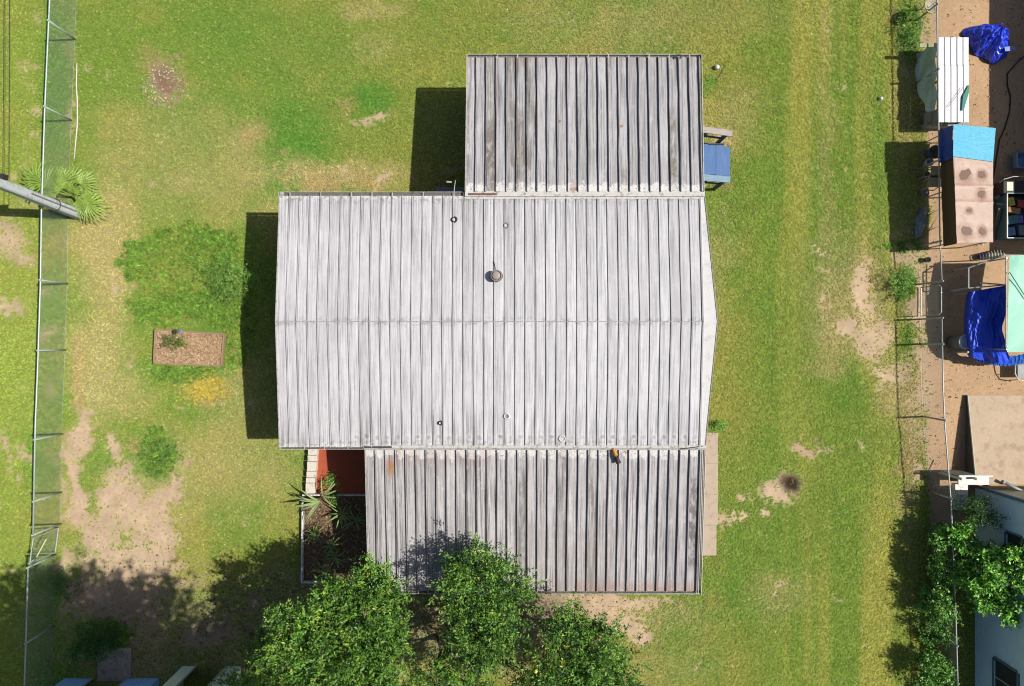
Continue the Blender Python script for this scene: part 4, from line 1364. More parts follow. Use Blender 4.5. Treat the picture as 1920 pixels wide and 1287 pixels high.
tree('citrus_tree', 'broad bright green tree covering the lower-left corner of the lean-to roof', P(690, 1165),
     [lobe(585, 1180, 4.2, .95, .9, .9), lobe(680, 1150, 4.0, .75, .95, .9), lobe(650, 1255, 4.4, 1.3, 1.0, 1.0), lobe(705, 1215, 4.0, .65, .85, .8), lobe(545, 1255, 4.0, .7, .8, .8), lobe(640, 1130, 3.8, .5, .45, .6), lobe(735, 1110, 3.6, .4, .4, .6), lobe(670, 1290, 4.2, 1.1, .6, .9)],
     3700, 15, .12, CIT, 1, .13)
tree('citrus_tree', 'middle tree reaching onto the lean-to roof, with yellowish young leaves', P(905, 1150),
     [lobe(890, 1080, 3.7, .75, .55, .8), lobe(940, 1120, 3.7, .5, .8, .8), lobe(868, 1120, 3.2, .42, .6, .6), lobe(905, 1190, 3.6, .7, .75, .8), lobe(885, 1200, 3.0, .6, .6, .6), lobe(870, 1260, 2.9, .8, .7, .7)],
     2000, 14, .115, CIT[:3] + [(A(54, 92, 38, 1.0), 4), (A(190, 196, 74, 1.4), .12)], 2, .11)
tree('citrus_tree', 'right-hand tree of the three below the lean-to', P(1065, 1165),
     [lobe(1062, 1185, 3.4, .6, .75, .8), lobe(1105, 1232, 3.4, .75, .8, .8), lobe(1050, 1255, 3.5, .75, .75, .8), lobe(1145, 1275, 3.2, .7, .6, .7), lobe(1090, 1290, 3.4, 1.0, .5, .7)],
     2200, 14, .115, [(A(106, 150, 58, 1.35), 5), (A(88, 132, 50, 1.2), 4), (A(134, 166, 68, 1.4), 2), (A(56, 92, 40, 1.0), 2.8), (A(188, 196, 66, 1.3), .1)], 3, .11)
tree('shade_tree', 'dark leafy tree in shade at the bottom, left of the bright tree', P(470, 1190),
     [lobe(480, 1255, 2.3, .55, .5, .6), lobe(455, 1285, 2.2, .6, .5, .6), lobe(500, 1225, 2.0, .35, .4, .5)], 420, 13, .09, CIT[1:4], 4, .07)
tree('shade_tree', 'low dark tree between the two bright trees', P(815, 1190),
     [lobe(815, 1255, 1.9, .55, .6, .5), lobe(985, 1245, 2.1, .45, .6, .6), lobe(800, 1290, 2.0, .6, .4, .5)], 380, 13, .09, CIT[1:4], 5, .07)
# the tall trees below the frame whose shade lies over the lower-left yard
tall = [A(70, 110, 44), A(90, 128, 50), A(52, 86, 36)]
tree('tall_oak', 'tall oak below the picture shading the lower-left yard', (-6.2, -10.6, 0),
     [(-8.4, -9.0, 11.0, 1.5, 1.4, .8), (-6.2, -8.8, 11.6, 1.7, 1.4, .8), (-4.2, -9.2, 11.2, 1.5, 1.4, .8), (-7.4, -10.8, 11.4, 2.0, 1.6, 1.2), (-4.9, -11.0, 11.2, 1.9, 1.6, 1.2), (-2.6, -11.0, 10.4, 1.5, 1.5, 1.0), (-9.6, -10.8, 10.6, 1.4, 1.5, 1.0)],
     7000, 12, .20, [(c, 1) for c in tall], 6, .15, twig=.4, clump=4)

# neighbour's tree by the blue house and the vines on the fence
LIMEY = [(A(120, 174, 72, 2.1), 5), (A(96, 150, 56, 1.9), 4), (A(154, 192, 90, 2.0), 2), (A(64, 104, 46, 1.4), 2)]
tree('fig_tree', 'bright broad-leaved tree against the blue house wall', P(1845, 1060),
     [lobe(1808, 1005, 1.2, .24, .26, .24), lobe(1850, 1040, 1.6, .38, .38, .3), lobe(1815, 1085, 1.2, .32, .4, .28), lobe(1880, 1085, 2.1, .5, .42, .36), lobe(1850, 1110, 1.7, .5, .4, .35), lobe(1912, 1050, 2.1, .4, .45, .4), lobe(1892, 1135, 1.9, .4, .3, .35)],
     900, 10, .15, LIMEY, 7, .08, aspect=.5, twig=.28)
tree('shrub', 'darker feathery shrub beside the white steps', P(1815, 965),
     [lobe(1832, 958, 1.3, .35, .3, .35), lobe(1858, 965, 1.5, .3, .3, .3), lobe(1818, 972, 1.0, .22, .2, .25)], 220, 13, .08, [(A(80, 128, 50), 3), (A(56, 96, 40), 3)], 8, .04)
vine = thing('vine_hedge', 'leafy vines smothering the lower part of the right-hand fence', 'vine', P(1750, 1180))
add_crown(vine, 'foliage', leaf_tree, [lobe(1758 + rnd.uniform(-6, 6) + (k % 2) * 10, 1000 + 26 * k, 0.8 + rnd.uniform(-.1, .1), .2 + .05 * (k > 4), .42, .4) for k in range(12)] + [lobe(1742 + rnd.uniform(-6, 6), 1125 + 28 * k, .3, .24, .35, .2) for k in range(7)], 1200, 11, .085, [(A(108, 156, 70, 1.9), 4), (A(84, 128, 56, 1.7), 4), (A(138, 176, 84, 1.9), 1.5), (A(64, 98, 46, 1.3), 2)], 9, aspect=.6, twig=.2)
sm = MB()
for k in range(9):
    b = P(1745 + rnd.uniform(-12, 12), 1010 + 32 * k)
    sm.tube([b, b + Vector((.1, .1, .45)), b + Vector((.3, .0, .95))], [.02, .014, .008], 5)
sm.build('stems', bark, vine)

# bush in the tall weeds by the west wall, other small clumps
def bush(name, label, px, py, lobes, n_tw, per, leaf, cols, seed, **k):
    t = thing(name, label, 'plant', P(px, py))
    sm = MB()
    rr = random.Random(seed)
    for l in lobes:
        sm.tube([P(px, py), Vector((l[0] + rr.uniform(-.1, .1), l[1], l[2] * .6)), Vector(l[:3])], [.018, .012, .006], 5)
    sm.build('stems', bark, t)
    add_crown(t, 'foliage', leaf_tree, lobes, n_tw, per, leaf, cols, seed, **k)
    return t


FRESH = [(A(122, 168, 74, 1.4), 4), (A(98, 146, 58, 1.3), 3), (A(146, 180, 84, 1.4), 1.5)]
bush('bushy_weed', 'dense bright bushy weed at the edge of the west wall shadow', 430, 520, [lobe(420, 505, .5, .45, .4, .35), lobe(450, 525, .55, .4, .45, .4), lobe(440, 555, .4, .35, .3, .3), lobe(405, 540, .35, .35, .4, .25)], 420, 12, .06, FRESH, 20, twig=.15)
bush('bushy_weed', 'small bright weed at the top end of the concrete path', 1341, 797, [lobe(1341, 797, .25, .2, .16, .18)], 40, 10, .07, FRESH, 21, twig=.12)
bush('bushy_weed', 'weeds sprouting by the narrow right-hand gate', 1695, 530, [lobe(1692, 520, .3, .4, .3, .25), lobe(1700, 545, .3, .35, .25, .2)], 170, 10, .06, FRESH, 22, twig=.14)
bush('bushy_weed', 'dark weeds crowding the concrete pad', 190, 1195, [lobe(185, 1195, .4, .6, .4, .35), lobe(165, 1215, .4, .4, .4, .3), lobe(215, 1200, .3, .4, .3, .25)], 420, 11, .075, [(A(70, 130, 54), 4), (A(50, 100, 42), 3)], 23, twig=.2)
bush('bushy_weed', 'low round weed in the bare lower-left yard', 125, 1100, [lobe(128, 1100, .25, .4, .45, .22)], 140, 10, .06, [(A(80, 130, 54), 1)], 24, twig=.14)
bush('bushy_weed', 'thin weedy plant growing in the mulch bed', 328, 640, [lobe(328, 640, .3, .25, .22, .18)], 60, 9, .08, [(A(150, 160, 70), 2), (A(120, 150, 60), 2)], 25, twig=.18)
bush('bushy_weed', 'weeds at the corner of the red patio', 617, 905, [lobe(617, 900, .3, .16, .3, .2), lobe(628, 925, .3, .2, .2, .2)], 110, 9, .06, FRESH, 26, twig=.14)
bush('bushy_weed', 'leafy weeds beside the white-roofed coop', 1705, 60, [lobe(1705, 45, .25, .28, .4, .2), lobe(1712, 80, .25, .25, .35, .2)], 150, 10, .06, FRESH, 27, twig=.14)
bush('bushy_weed', 'green clump on the bare lower-left slope', 290, 855, [lobe(285, 845, .2, .45, .45, .18), lobe(305, 868, .2, .4, .3, .18)], 260, 10, .05, FRESH, 28, twig=.12)

# spiky plants in the planter: every leaf a blade of its own
spike_m = plain('spiky_leaf', A(126, 156, 76, 1.0), .5, var=.25, scale=6, dirt=A(170, 172, 110), dirt_amt=.35)
spike_d = plain('spiky_leaf_grey', A(146, 168, 104, 1.0), .5, var=.2, scale=6, dirt=A(180, 178, 130), dirt_amt=.3)


def blade_mesh(name, L, w, rise, droop, mat, seg=5):
    vs = []; fs = []
    for i in range(seg + 1):
        t_ = i / seg
        x = L * t_ * (1 - .12 * t_); z = rise * t_ - droop * t_ * t_
        ww = w * (1 - t_) ** .7 * (.6 + .8 * min(1, t_ * 3)) / 2 + .002
        vs += [(x, -ww, z + ww * .35), (x, 0, z), (x, ww, z + ww * .35)]
    for i in range(seg):
        a = i * 3
        fs += [(a, a + 3, a + 4, a + 1), (a + 1, a + 4, a + 5, a + 2)]
    me = bpy.data.meshes.new(name); me.from_pydata(vs, [], fs); me.materials.append(mat)
    return me


bl = [blade_mesh('leaf', .62, .05, .3, .22, spike_m), blade_mesh('leaf', .5, .045, .42, .18, spike_m), blade_mesh('leaf', .75, .05, .25, .32, spike_m)]
bl2 = [blade_mesh('leaf', 1.15, .075, .55, .75, spike_d, 7), blade_mesh('leaf', .95, .07, .45, .45, spike_d, 7)]


def rosette(label, px, py, z, n, meshes, sc, seed, arc=None):
    t = thing('spiky_plant', label, 'plant', P(px, py, z), 'spiky plants in the planter')
    rr = random.Random(seed)
    MB().lathe(P(px, py, 0), [(.04, 0), (.035, z), (.02, z + .08)], 7).build('stem', bark, t)
    for k in range(n):
        o = bpy.data.objects.new('leaf', rr.choice(meshes)); COL.objects.link(o); o.parent = t
        a = (arc[0] + (arc[1] - arc[0]) * k / max(1, n - 1)) if arc else 360 * k / n
        s = sc * rr.uniform(.75, 1.15)
        o.rotation_euler = (rr.uniform(-.2, .2), rr.uniform(-.5, .25), R(a + rr.uniform(-14, 14)))
        o.scale = (s, s, s)


rosette('long-leaved spiky plant spilling over the planter corner onto the lawn', 600, 940, .5, 11, bl2, .92, 1, (150, 250))
rosette('long-leaved spiky plant arching beside the patio weeds', 606, 930, .5, 6, bl2, .7, 11, (-40, 90))
rosette('spiky plant half in shadow in the middle of the planter', 640, 962, .5, 12, bl, .95, 2)
rosette('spiky plant in shade against the lean-to', 668, 975, .5, 11, bl, .9, 3)
rosette('spiky plant in sun near the planter\'s left edge', 590, 1000, .3, 12, bl, .8, 4)
rosette('spiky plant in the lower middle of the planter', 622, 1022, .45, 12, bl, .9, 5)
rosette('spiky plant with one pale upright leaf', 628, 1045, .5, 10, bl, .8, 6)
rosette('spiky plant nearest the planter\'s bottom edge', 612, 1072, .4, 12, bl, .95, 7)

# fan palm at the pole foot
palm = thing('fan_palm', 'low fan palm with drooping fronds at the foot of the pole', 'palm', P(150, 372))
palm_m = plain('palm_frond', A(140, 168, 68, 1.3), .5, var=.3, scale=5, dirt=A(96, 136, 60), dirt_amt=.5)


def frond(seed, stem_L, fan_r, nseg, rise):
    rr = random.Random(seed); mb = MB()
    p1 = Vector((stem_L * .5, 0, rise * .7)); p2 = Vector((stem_L, 0, rise))
    mb.tube([(0, 0, 0), p1, p2], [.016, .012, .01], 5)
    for k in range(nseg):
        a = R(-80 + 160 * k / (nseg - 1)) + rr.uniform(-.03, .03)
        L = fan_r * (1 - .28 * abs(a) / 1.9) * rr.uniform(.9, 1.08)
        d = Vector((math.cos(a), math.sin(a), 0)); s = Vector((-d.y, d.x, 0))
        w = .024
        q0 = p2; q1 = p2 + d * L * .45 + Vector((0, 0, .05)); q2 = p2 + d * L * .8 + Vector((0, 0, -.03)); q3 = p2 + d * L + Vector((0, 0, -.16 - rr.uniform(0, .1)))
        mb.add([q0, q1 - s * w, q1 + Vector((0, 0, -.012)), q1 + s * w, q2 - s * w * .8, q2 + Vector((0, 0, -.012)), q2 + s * w * .8, q3],
               [(0, 1, 2), (0, 2, 3), (1, 4, 5, 2), (2, 5, 6, 3), (4, 7, 5), (5, 7, 6)])
    me = bpy.data.meshes.new('frond'); me.from_pydata(mb.v, [], mb.f); me.materials.append(palm_m)
    return me


fr_m = [frond(k, .45 + .1 * k, .68 + .05 * k, 13, .35 + .1 * k) for k in range(3)]
for k, (a, s, tl) in enumerate(((72, .95, 0), (112, .6, -.3), (150, 1.0, -.1), (166, 1.15, .0), (20, .65, .1), (-28, .95, .25), (-52, .85, .2), (40, .9, .1), (128, .85, .05), (92, .9, .1), (-8, .8, .15), (140, .6, -.5), (60, .55, -.5), (170, .75, -.25), (100, .75, -.2), (10, .5, -.4), (-40, .6, -.1), (155, 1.25, .1))):
    o = bpy.data.objects.new('frond', fr_m[k % 3]); COL.objects.link(o); o.parent = palm
    o.rotation_euler = (0, tl, R(a)); o.scale = (s, s, s); o.location = (0, 0, .25)
MB().lathe(P(150, 372), [(.10, 0), (.09, .2), (.05, .32)], 9).build('trunk', bark, palm)

# ------------------------------------------------------------------ neighbour's yard on the right
white_tin = plain('white_roof_tin', A(238, 238, 242), .5, var=.06, scale=3, stretch=(8, .6, 1), dirt=A(180, 180, 184), dirt_amt=.3)
ggreen = plain('grey_green_tarp', (.36, .46, .42), .6, var=.2, scale=7, dirt=(.2, .28, .25), dirt_amt=.6, bump=.6)
timber2 = plain('rough_timber', A(160, 136, 110), .85, scale=7, dirt=A(100, 84, 68))
coop = thing('coop', 'low white tin-roofed coop with grey-green tarp side', 'coop', P(1750, 150))
zc = 1.0
a, b = P(1758, 70, zc), P(1816, 229, zc)
npn = 5
wdt = (b.x - a.x) / npn
for k in range(npn):
    for (y0, y1, dz) in ((a.y, P(0, 123, zc).y, .006), (P(0, 121, zc).y, b.y, 0)):
        mb = MB()
        x0 = a.x + k * wdt + (.015 if dz == 0 else 0)
        zz = zc + dz + .004 * (k % 2)
        prof = [(0, 0), (.02, .022), (.04, 0), (wdt * .5, .002), (wdt - .002, 0)]
        for i in range(len(prof) - 1):
            (u0, h0), (u1, h1) = prof[i], prof[i + 1]
            mb.quad((x0 + u0, y1, zz + h0), (x0 + u1, y1, zz + h1), (x0 + u1, y0, zz + h1), (x0 + u0, y0, zz + h0))
        mb.build('roof_sheet', white_tin, coop)
# the west side: a sagging tarp, open at its lower end
xw = P(1722, 0).x
ytop, yend = P(0, 88, .6).y, P(0, 232, .6).y
vs = []; fs = []
rr = random.Random(9)
nj, ni = 16, 8
for j in range(nj + 1):
    t_ = j / nj
    y = ytop + (P(0, 212, .6).y - ytop) * t_
    low = .02 + (max(0, t_ - .45) ** 1.2) * 1.35
    for i in range(ni + 1):
        s = i / ni
        z = min(zc - .03, low + (zc - .03 - low) * s)
        vs.append((xw - .10 * (1 - s) + .04 * math.sin(j * 1.1 + i * .8) + rr.uniform(-.012, .012), y + rr.uniform(-.01, .01), z))
for j in range(nj):
    for i in range(ni):
        q = j * (ni + 1) + i
        fs.append((q, q + 1, q + ni + 2, q + ni + 1))
MB().add(vs, fs).build('side_tarp', ggreen, coop, True)
fr = MB()
for y in (ytop - .05, (ytop + yend) / 2, yend + .05):
    for x in (xw + .06, b.x - .06):
        fr.bar((x, y, 0), (x, y, zc - .02), .06, .06, (0, 1, 0))
fr.bar((xw + .06, ytop - .05, zc - .03), (xw + .06, yend + .05, zc - .03), .05, .05)
fr.bar((b.x - .06, ytop - .05, zc - .03), (b.x - .06, yend + .05, zc - .03), .05, .05)
fr.build('frame', timber2, coop)
MB().box(xw + .12, b.x - .1, yend + .1, yend + .5, .1, .5).build('nest_box', plain('pale_panel', A(190, 190, 186)), coop)
MB().bar(P(1724, 85, .9), P(1752, 85, .9), .12, .03).build('top_batten', plain('mossy_batten', A(172, 176, 130)), coop)
gf = MB()
q = [P(1803, 207, 1.05), P(1806, 180, 1.07), P(1817, 158, 1.05), P(1816, 205, .9)]
gf.add([q[0], q[1], q[2], q[3], q[0] - Vector((0, 0, .02)), q[1] - Vector((0, 0, .02)), q[2] - Vector((0, 0, .02)), q[3] - Vector((0, 0, .02))], [(0, 3, 2, 1), (4, 5, 6, 7), (0, 1, 5, 4), (1, 2, 6, 5), (2, 3, 7, 6), (3, 0, 4, 7)])
gf = gf.build('green_net', plain('green_net_cloth', A(60, 142, 120), .7, scale=12), coop)
MB().tube([P(1778, 200, 1.06), P(1795, 178, 1.07), P(1806, 163, 1.07)], .008, 5).build('twine', timber2, coop)
MB().box(P(1735, 0, .4).x, P(1812, 0, .4).x, P(0, 238, .4).y, P(0, 231, .4).y, .25, .5).build('end_board', plain('grey_board', A(168, 168, 160), .8, scale=12, dirt=A(110, 112, 104), dirt_amt=.7), coop)

# tarp canopy: blue sheet over the upper end, puddled pink-brown sheet below
canopy = thing('tarp_canopy', 'long low canopy covered in pink-brown and bright blue tarp', 'canopy', P(1790, 345))
zc1, zc2 = 1.65, 1.52
tarp_br = plain('pink_brown_tarp', A(188, 154, 134), .5, var=.14, scale=3.5, dirt=A(160, 128, 112), dirt_amt=.7, bump=.35)
tarp_br_side = plain('brown_tarp_shaded', A(104, 78, 58), .7, var=.15, scale=4, stretch=(3, 3, .4))  # same brown tarp, darkened: the west flap's shade is put into the colour
tarp_cy = plain('cyan_tarp', A(60, 186, 224), .45, var=.16, scale=5, stretch=(.3, 6, 1), dirt=A(110, 206, 230), dirt_amt=.6, bump=.6)  # stretched streaks paint crease shading as well as dirt into the colour
tarp_bl = plain('blue_tarp', A(30, 70, 200), .42, var=.15, scale=4, dirt=A(60, 110, 225), dirt_amt=.4, bump=.3)
puds = [(1809, 328, .17, .15), (1843, 326, .105, .11), (1842, 363, .10, .11), (1817, 394, .07, .05), (1812, 432, .17, .15), (1844, 432, .10, .10)]
pud_w = [(P(px, py, 1.6), rx * 1.22, ry * 1.22) for px, py, rx, ry in puds]


def sheet(px0, px1, py0, py1, z0, z1, nx, ny, lift, sag, seed):
    rr = random.Random(seed)
    vs = []; fs = []
    for j in range(ny + 1):
        for i in range(nx + 1):
            s, t_ = i / nx, j / ny
            z = z0 + (z1 - z0) * s + lift
            q = P(px0(t_) + (px1(t_) - px0(t_)) * s, py0(s) + (py1(s) - py0(s)) * t_, z)
            for (c, rx, ry) in pud_w if sag else []:
                d2 = ((q.x - c.x) / rx) ** 2 + ((q.y - c.y) / ry) ** 2
                q.z -= sag * math.exp(-d2 * .75)
            for (yy, w_) in ((349, .02), (379, .02)) if sag else []:
                q.z += .018 * math.exp(-((q.y - P(0, yy, 1.6).y) / .04) ** 2)
            q.z += rr.uniform(-.002, .002)
            vs.append(q)
    for j in range(ny):
        for i in range(nx):
            a = j * (nx + 1) + i
            fs.append((a, a + nx + 1, a + nx + 2, a + 1))
    return MB().add(vs, fs)


def lerp_list(pairs):
    def f(t_):
        for (a, va), (b, vb) in zip(pairs[:-1], pairs[1:]):
            if t_ <= b: return va + (vb - va) * (t_ - a) / (b - a)
        return pairs[-1][1]
    return f


top = sheet(lerp_list([(0, 1786), (1, 1795)]), lerp_list([(0, 1862), (1, 1862)]), lerp_list([(0, 262), (1, 262)]), lerp_list([(0, 455), (1, 454)]), zc1, zc2, 36, 70, 0, .075, 3).build('brown_tarp', tarp_br, canopy, True)
mud = plain('muddy_water', A(112, 74, 50), .55, var=.12, scale=8, bump=.02, spec=.3)
for (c, rx, ry), (px, py, _, _) in zip(pud_w, puds):
    s = (px - 1788) / 75
    zz = zc1 + (zc2 - zc1) * s - .026
    vs = [Vector((c.x, c.y, zz))]; fs = []
    rr = random.Random(px)
    for k in range(18):
        a = 2 * math.pi * k / 18; f_ = rr.uniform(.74, 1.14) * (1 + .22 * math.sin(2 * a + px))
        sq = 1 / max(abs(math.cos(a)), abs(math.sin(a))) ** .45
        vs.append(Vector((c.x + rx * .92 * f_ * sq * math.cos(a), c.y + ry * .92 * f_ * sq * math.sin(a), zz)))
        fs.append((0, 1 + k, 1 + (k + 1) % 18))
    MB().add(vs, fs).build('puddle', mud, canopy)
blue_top = sheet(lerp_list([(0, 1788), (1, 1787)]), lerp_list([(0, 1867), (1, 1862)]), lerp_list([(0, 233), (1, 240)]), lerp_list([(0, 293), (1, 303)]), zc1, zc2, 16, 14, .03, 0, 4).build('blue_tarp', tarp_cy, canopy, True)


def side(py0, py1, z_lo, mat, name, off, seed):
    rr = random.Random(seed); vs = []; fs = []; n = 18
    x = P(1788, 0, zc1).x
    for j in range(n + 1):
        t_ = j / n
        top = P(1788 + (0 if py1 < 310 else 6 * t_), py0 + (py1 - py0) * t_, zc1 + off)
        for i in range(5):
            s = i / 4
            vs.append((top.x - .03 * s - off + rr.uniform(-.008, .008), top.y, top.z + (z_lo + rr.uniform(-.02, .02) * (i == 4) - top.z) * s))
    for j in range(n):
        for i in range(4):
            a = j * 5 + i
            fs.append((a, a + 1, a + 6, a + 5))
    return MB().add(vs, fs).build(name, mat, canopy, True)


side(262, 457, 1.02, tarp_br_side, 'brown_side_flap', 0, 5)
side(234, 296, 1.0, tarp_bl, 'blue_side_flap', .03, 6)
fr = MB()
for (px, py) in ((1790, 240), (1860, 240), (1794, 350), (1858, 350), (1797, 452), (1858, 452)):
    v = P(px, py, 1.5)
    fr.tube([(v.x, v.y, 0), (v.x, v.y, 1.46)], .02, 6)
for py in (240, 350, 452):
    fr.tube([P(1790, py, 1.55), P(1860, py, 1.44)], .018, 6)
fr.build('frame', galv_r, canopy)

# things kept under the canopy
def chair(label, px, py, mat):
    t = thing('plastic_chair', label, 'chair', P(px, py))
    c = P(px, py)
    MB().box(c.x - .2, c.x + .2, c.y - .2, c.y + .2, .40, .43).build('seat', mat, t, bevel=.01)
    MB().add([(c.x + .2, c.y - .2, .43), (c.x + .2, c.y + .2, .43), (c.x + .28, c.y + .2, .82), (c.x + .28, c.y - .2, .82), (c.x + .225, c.y - .2, .43), (c.x + .225, c.y + .2, .43), (c.x + .305, c.y + .2, .82), (c.x + .305, c.y - .2, .82)], [(0, 1, 2, 3), (4, 7, 6, 5), (0, 3, 7, 4), (1, 5, 6, 2), (3, 2, 6, 7)]).build('backrest', mat, t)
    for i in (-1, 1):
        for j in (-1, 1):
            MB().tube([(c.x + .17 * i, c.y + .17 * j, .4), (c.x + .22 * i, c.y + .22 * j, 0)], .018, 6).build('leg', mat, t)


cream = plain('cream_plastic', A(220, 206, 160), .5, scale=7, dirt=A(160, 145, 110))
chair('cream plastic chair under the brown canopy edge', 1738, 345, cream)
chair('second cream plastic chair, nearer the blue end of the canopy', 1742, 328, cream)


def bucket(label, px, py, r, h, mat, z=0, lid=None, cat='bucket'):
    t = thing('bucket', label, cat, P(px, py, z))
    MB().lathe(P(px, py, z), [(r * .8, 0), (r, h), (r * .93, h), (r * .75, .03)], 16).build('body', mat, t, True)
    MB().ring(P(px, py, z) + Vector((0, 0, h)), r, .012, n=16).build('rim', mat, t, True)
    if lid:
        MB().lathe(P(px, py, z) + Vector((0, 0, h)), [(r * 1.03, 0), (r * 1.03, .03), (r * .8, .045), (r * .78, .03), (r * .2, .035)], 18).build('lid', lid, t, True)
    else:
        MB().tube([P(px, py, z) + Vector((-r, 0, h * .9)), P(px, py, z) + Vector((-.3 * r, r * .4, h * 1.05)), P(px, py, z) + Vector((r * .6, .8 * r, h * .95))], .005, 4).build('bail', dark_m, t)


bucket('white bucket in shade under the canopy side', 1734, 308, .12, .3, plain('white_bucket', A(220, 220, 216), .4))
bucket('small grey pot beside the canopy chairs', 1733, 330, .1, .18, grey_m)
bucket('dark tub under the blue end of the canopy', 1742, 290, .22, .35, plain('dark_blue_tub', A(70, 84, 110), .5))
bucket('small black pot standing by the right-hand fence', 1734, 488, .085, .2, dark_m)
bucket('tall grey bin with a pale lid beside the blue tarp', 1783, 641, .24, .75, plain('grey_bin', A(120, 124, 126), .5), 0, plain('pale_lid', A(206, 216, 224), .4), 'bin')
wh = thing('wheel', 'small pale wheel lying between chairs and fence', 'wheel', P(1735, 362))
MB().ring(P(1735, 362, .08), .12, .03, (.2, .1, 1), 18, 6).build('tyre', grey_m, wh, True)
MB().lathe(P(1735, 362, .05), [(.05, 0), (.05, .07), (.02, .08)], 10).build('hub', plain('white_bucket', A(220, 220, 216), .4), wh, True)
br = thing('dead_branch', 'dark bare branches lying across the sand under the canopy edge', 'branch', P(1745, 410))
MB().tube([P(1728, 448, .1), P(1742, 432, .2), P(1760, 424, .15)], [.02, .016, .008], 5).build('stem', bark, br)
MB().tube([P(1730, 410, .1), P(1745, 400, .2), P(1762, 392, .12)], [.018, .014, .006], 5).build('limb', bark, br)
MB().tube([P(1742, 432, .2), P(1750, 418, .22), P(1758, 404, .1)], [.012, .008, .004], 5).build('twig', bark, br)


# crumpled blue tarp bundle, top right
def wrinkle(x, y, f):
    """sharp-crested cloth wrinkles, about 0..1"""
    xa, ya = np.array([x * f]), np.array([y * f])
    w1 = 1 - abs(2 * vnoise(xa, ya, 5)[0] - 1); w2 = 1 - abs(2 * vnoise(xa * 2.3 + 3, ya * 2.3, 9)[0] - 1)
    return .65 * w1 + .35 * w2


def draped(name, label, outline, zmax, mat, seed, rim=.04, peak=None, cat='tarp', n=46, fold=.1):
    """cloth thrown over a heap: heightfield inside an outline, hanging to the ground at its rim"""
    t = thing(name, label, cat, outline_c(outline))
    pts = [P(x, y, .35) for x, y in outline]
    cx = sum(q.x for q in pts) / len(pts); cy = sum(q.y for q in pts) / len(pts)
    rr = random.Random(seed)
    ph = [(rr.uniform(3, 9), rr.uniform(0, 6.28), rr.uniform(-4, 4)) for _ in range(4)]
    vs = []; fs = []
    m = 14; N_ = 64
    def rim_r(a):
        dx, dy = math.cos(a), math.sin(a); best = .2
        for q0, q1 in zip(pts, pts[1:] + pts[:1]):
            ex, ey = q1.x - q0.x, q1.y - q0.y
            den = dx * ey - dy * ex
            if abs(den) < 1e-9: continue
            tt = ((q0.x - cx) * ey - (q0.y - cy) * ex) / den
            uu = ((q0.x - cx) * dy - (q0.y - cy) * dx) / den
            if tt > 0 and -.001 <= uu <= 1.001: best = max(best, tt)
        return best
    pk = peak or (0, 0)
    for i in range(m + 1):
        s = i / m
        for k in range(N_):
            a = 2 * math.pi * k / N_
            r_ = rim_r(a) * s
            crease = sum(1 - 2 * abs(math.sin(.5 * (round(f) * a + p_ + q_ * s))) ** .6 for f, p_, q_ in ph) / 3
            crease += 1.3 * (wrinkle(3 * s * math.cos(a) + seed, 3 * s * math.sin(a), 3.1) - .5)
            z = rim + (zmax - rim) * (1 - s ** 2.2) + fold * crease * (.25 + s) * (1 - .5 * s) * 1.2
            x = cx + pk[0] * (1 - s) + r_ * math.cos(a) * (1 + .04 * crease)
            y = cy + pk[1] * (1 - s) + r_ * math.sin(a) * (1 + .04 * crease)
            vs.append((x, y, max(.02, z)))
    for i in range(m):
        for k in range(N_):
            k2 = (k + 1) % N_
            fs.append((i * N_ + k, (i + 1) * N_ + k, (i + 1) * N_ + k2, i * N_ + k2))
    MB().add(vs, fs).build('tarp_cloth', mat, t, False)
    return t


def outline_c(o):
    return P(sum(x for x, _ in o) / len(o), sum(y for _, y in o) / len(o))


tarp_rb = plain('royal_blue_tarp', A(44, 74, 226, 1.3), .35, var=.2, scale=4, dirt=A(90, 120, 236), dirt_amt=.5, bump=.25, spec=.6)
tb_ = draped('tarp_bundle', 'crumpled royal blue tarp heap at the edge of the shadow', [(1811, 55), (1822, 44), (1850, 40), (1868, 44), (1880, 40), (1892, 52), (1890, 66), (1907, 88), (1898, 100), (1880, 114), (1866, 112), (1858, 104), (1836, 95), (1826, 70)], .75, tarp_rb, 12, .12, (0, .2), fold=.16)
MB().bar(P(1884, 92, .55), P(1904, 90, .4), .15, .01).build('pale_flap', plain('pale_blue_flap', A(150, 170, 236), .4), tb_)
pl = draped('plastic_sheet', 'crumpled grey plastic sheet under the brown canopy side', [(1724, 442), (1728, 410), (1738, 384), (1748, 380), (1744, 412), (1738, 442)], .3, plain('grey_plastic_film', A(150, 160, 170), .25, var=.3, scale=9, spec=.7), 31, .03, cat='plastic', fold=.08)
cable = MB().tube([P(1930, 98, .03), P(1908, 116, .03), P(1889, 138, .03), P(1889, 160, .03), P(1895, 182, .03), P(1893, 210, .03), P(1884, 240, .03), P(1874, 262, .03), P(1868, 300, .03), P(1862, 335, .03)], .02, 7).build('black_hose', dark_m, None, True)
tag(cable, 'black hose snaking over the shaded ground at right', 'hose')

